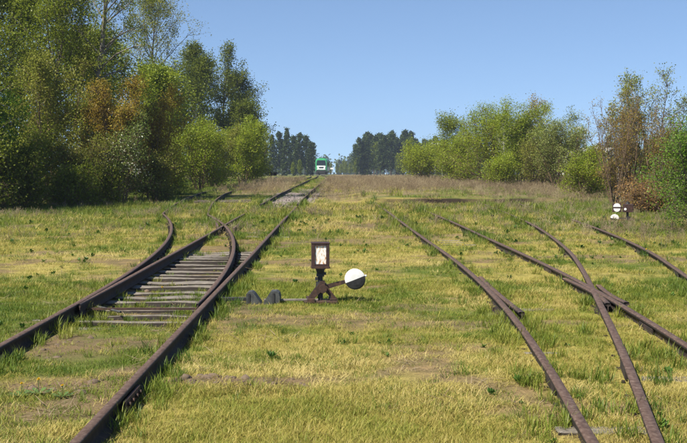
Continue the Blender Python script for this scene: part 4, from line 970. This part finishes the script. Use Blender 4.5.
# ------------------------------------------------------------------ far posts, lamps, house
M_POST = surf('galvanised_post', [(.3, (.32, .34, .35)), (.7, (.45, .47, .48))], 6, .5, 3, bs=0)
def marker(x, y, h, label):
    o = empty('marker_post', (x, y, gz(x, y)), 0, label, 'marker post')
    MB().cyl((0, 0, -.2), (0, 0, h), .05, n=8).build('post', M_POST, o)
    MB().box((0, -.08, h - .2), (.7, .04, .36), bev=.01).build('plate', M_WHITE, o)
marker(px2x(332, 245), 245, 2.0, 'white marker post with a wide plate beside the railcar, field side')
def light_mast(x, y, h, label, arms):
    o = empty('light_mast', (x, y, gz(x, y)), 0, label, 'light mast')
    MB().cyl((0, 0, -.3), (0, 0, h), .14, .07, n=8).build('pole', M_POST, o)
    mb = MB()
    for (ax, az) in arms: mb.cyl((0, 0, h - .1), (ax, 0, h + az), .05, n=6)
    mb.build('arm', M_POST, o)
    for (ax, az) in arms: MB().box((ax, -.1, h + az), (1.1, .6, .42), bev=.08).build('lamp_head', M_TW, o)
light_mast(px2x(435, 260), 260, 7.6, 'tall lamp mast with two white heads behind the yellow-green bush', ((-.6, .1), (.6, .05)))
light_mast(px2x(442, 275), 275, 7.7, 'tall lamp mast with one white head beside the two-headed mast', ((.5, .1),))
light_mast(px2x(585, 170), 170, 7.6, 'lamp mast with a white head rising above the belt of trees by the house', ((-1.2, .05),))
M_WALL = surf('white_house_render', [(.3, (.62, .61, .58)), (.7, (.76, .75, .72))], 3, .9, 5, bs=.2)
M_ROOF = surf('pale_roof_sheet', [(.3, (.42, .40, .40)), (.7, (.55, .53, .52))], 3, .7, 4, bs=.2)
hs = empty('house', (px2x(612, 190), 190, gz(46, 190)), R(25), 'white gabled house half hidden behind the brown brush', 'house')
MB().prism([(-4.2, 0), (4.2, 0), (4.2, 2.7), (0, 5.0), (-4.2, 2.7)], 0, 10).build('wall', M_WALL, hs)
MB().prism([(-4.7, 2.42), (-4.6, 2.62), (0, 5.16), (4.6, 2.62), (4.7, 2.42), (0, 5.02)], -.4, 10.4).build('roof', M_ROOF, hs)
for x in (-2.2, 2.2):
    w_ = MB().box((x, -.02, 1.5), (1.2, .08, 1.2)).build('window', M_TW, hs); MB().box((x, -.05, 1.5), (1.0, .06, 1.0)).build('pane', M_GLS, w_)
w_ = MB().box((0, -.02, 3.5), (.9, .08, 1.0)).build('window', M_TW, hs); MB().box((0, -.05, 3.5), (.7, .06, .8)).build('pane', M_GLS, w_)
d_ = MB().box((0, -.02, 1.02), (1.0, .08, 2.05)).build('door', M_BROWN, hs); MB().box((.38, -.08, 1.0), (.12, .06, .04)).build('handle', M_GREY, d_)
MB().box((1.2, 6, 4.9), (.6, .6, 1.3)).build('chimney', M_WALL, hs)

# ------------------------------------------------------------------ haze
hb = MB().box((0, 560, 8), (3000, 1300, 60)); ho = hb.build('haze', None); tag(ho, 'thin blue haze in the air', 'haze', kind='stuff')
m = bpy.data.materials.new('thin_haze'); m.use_nodes = True; nt = m.node_tree; nt.nodes.remove(nt.nodes['Principled BSDF'])
pv = nt.nodes.new('ShaderNodeVolumePrincipled'); pv.inputs['Color'].default_value = (.72, .84, 1.0, 1); pv.inputs['Density'].default_value = 0.0003
pv.inputs['Anisotropy'].default_value = 0.2
nt.links.new(pv.outputs[0], nt.nodes['Material Output'].inputs['Volume'])
ho.data.materials.append(m)
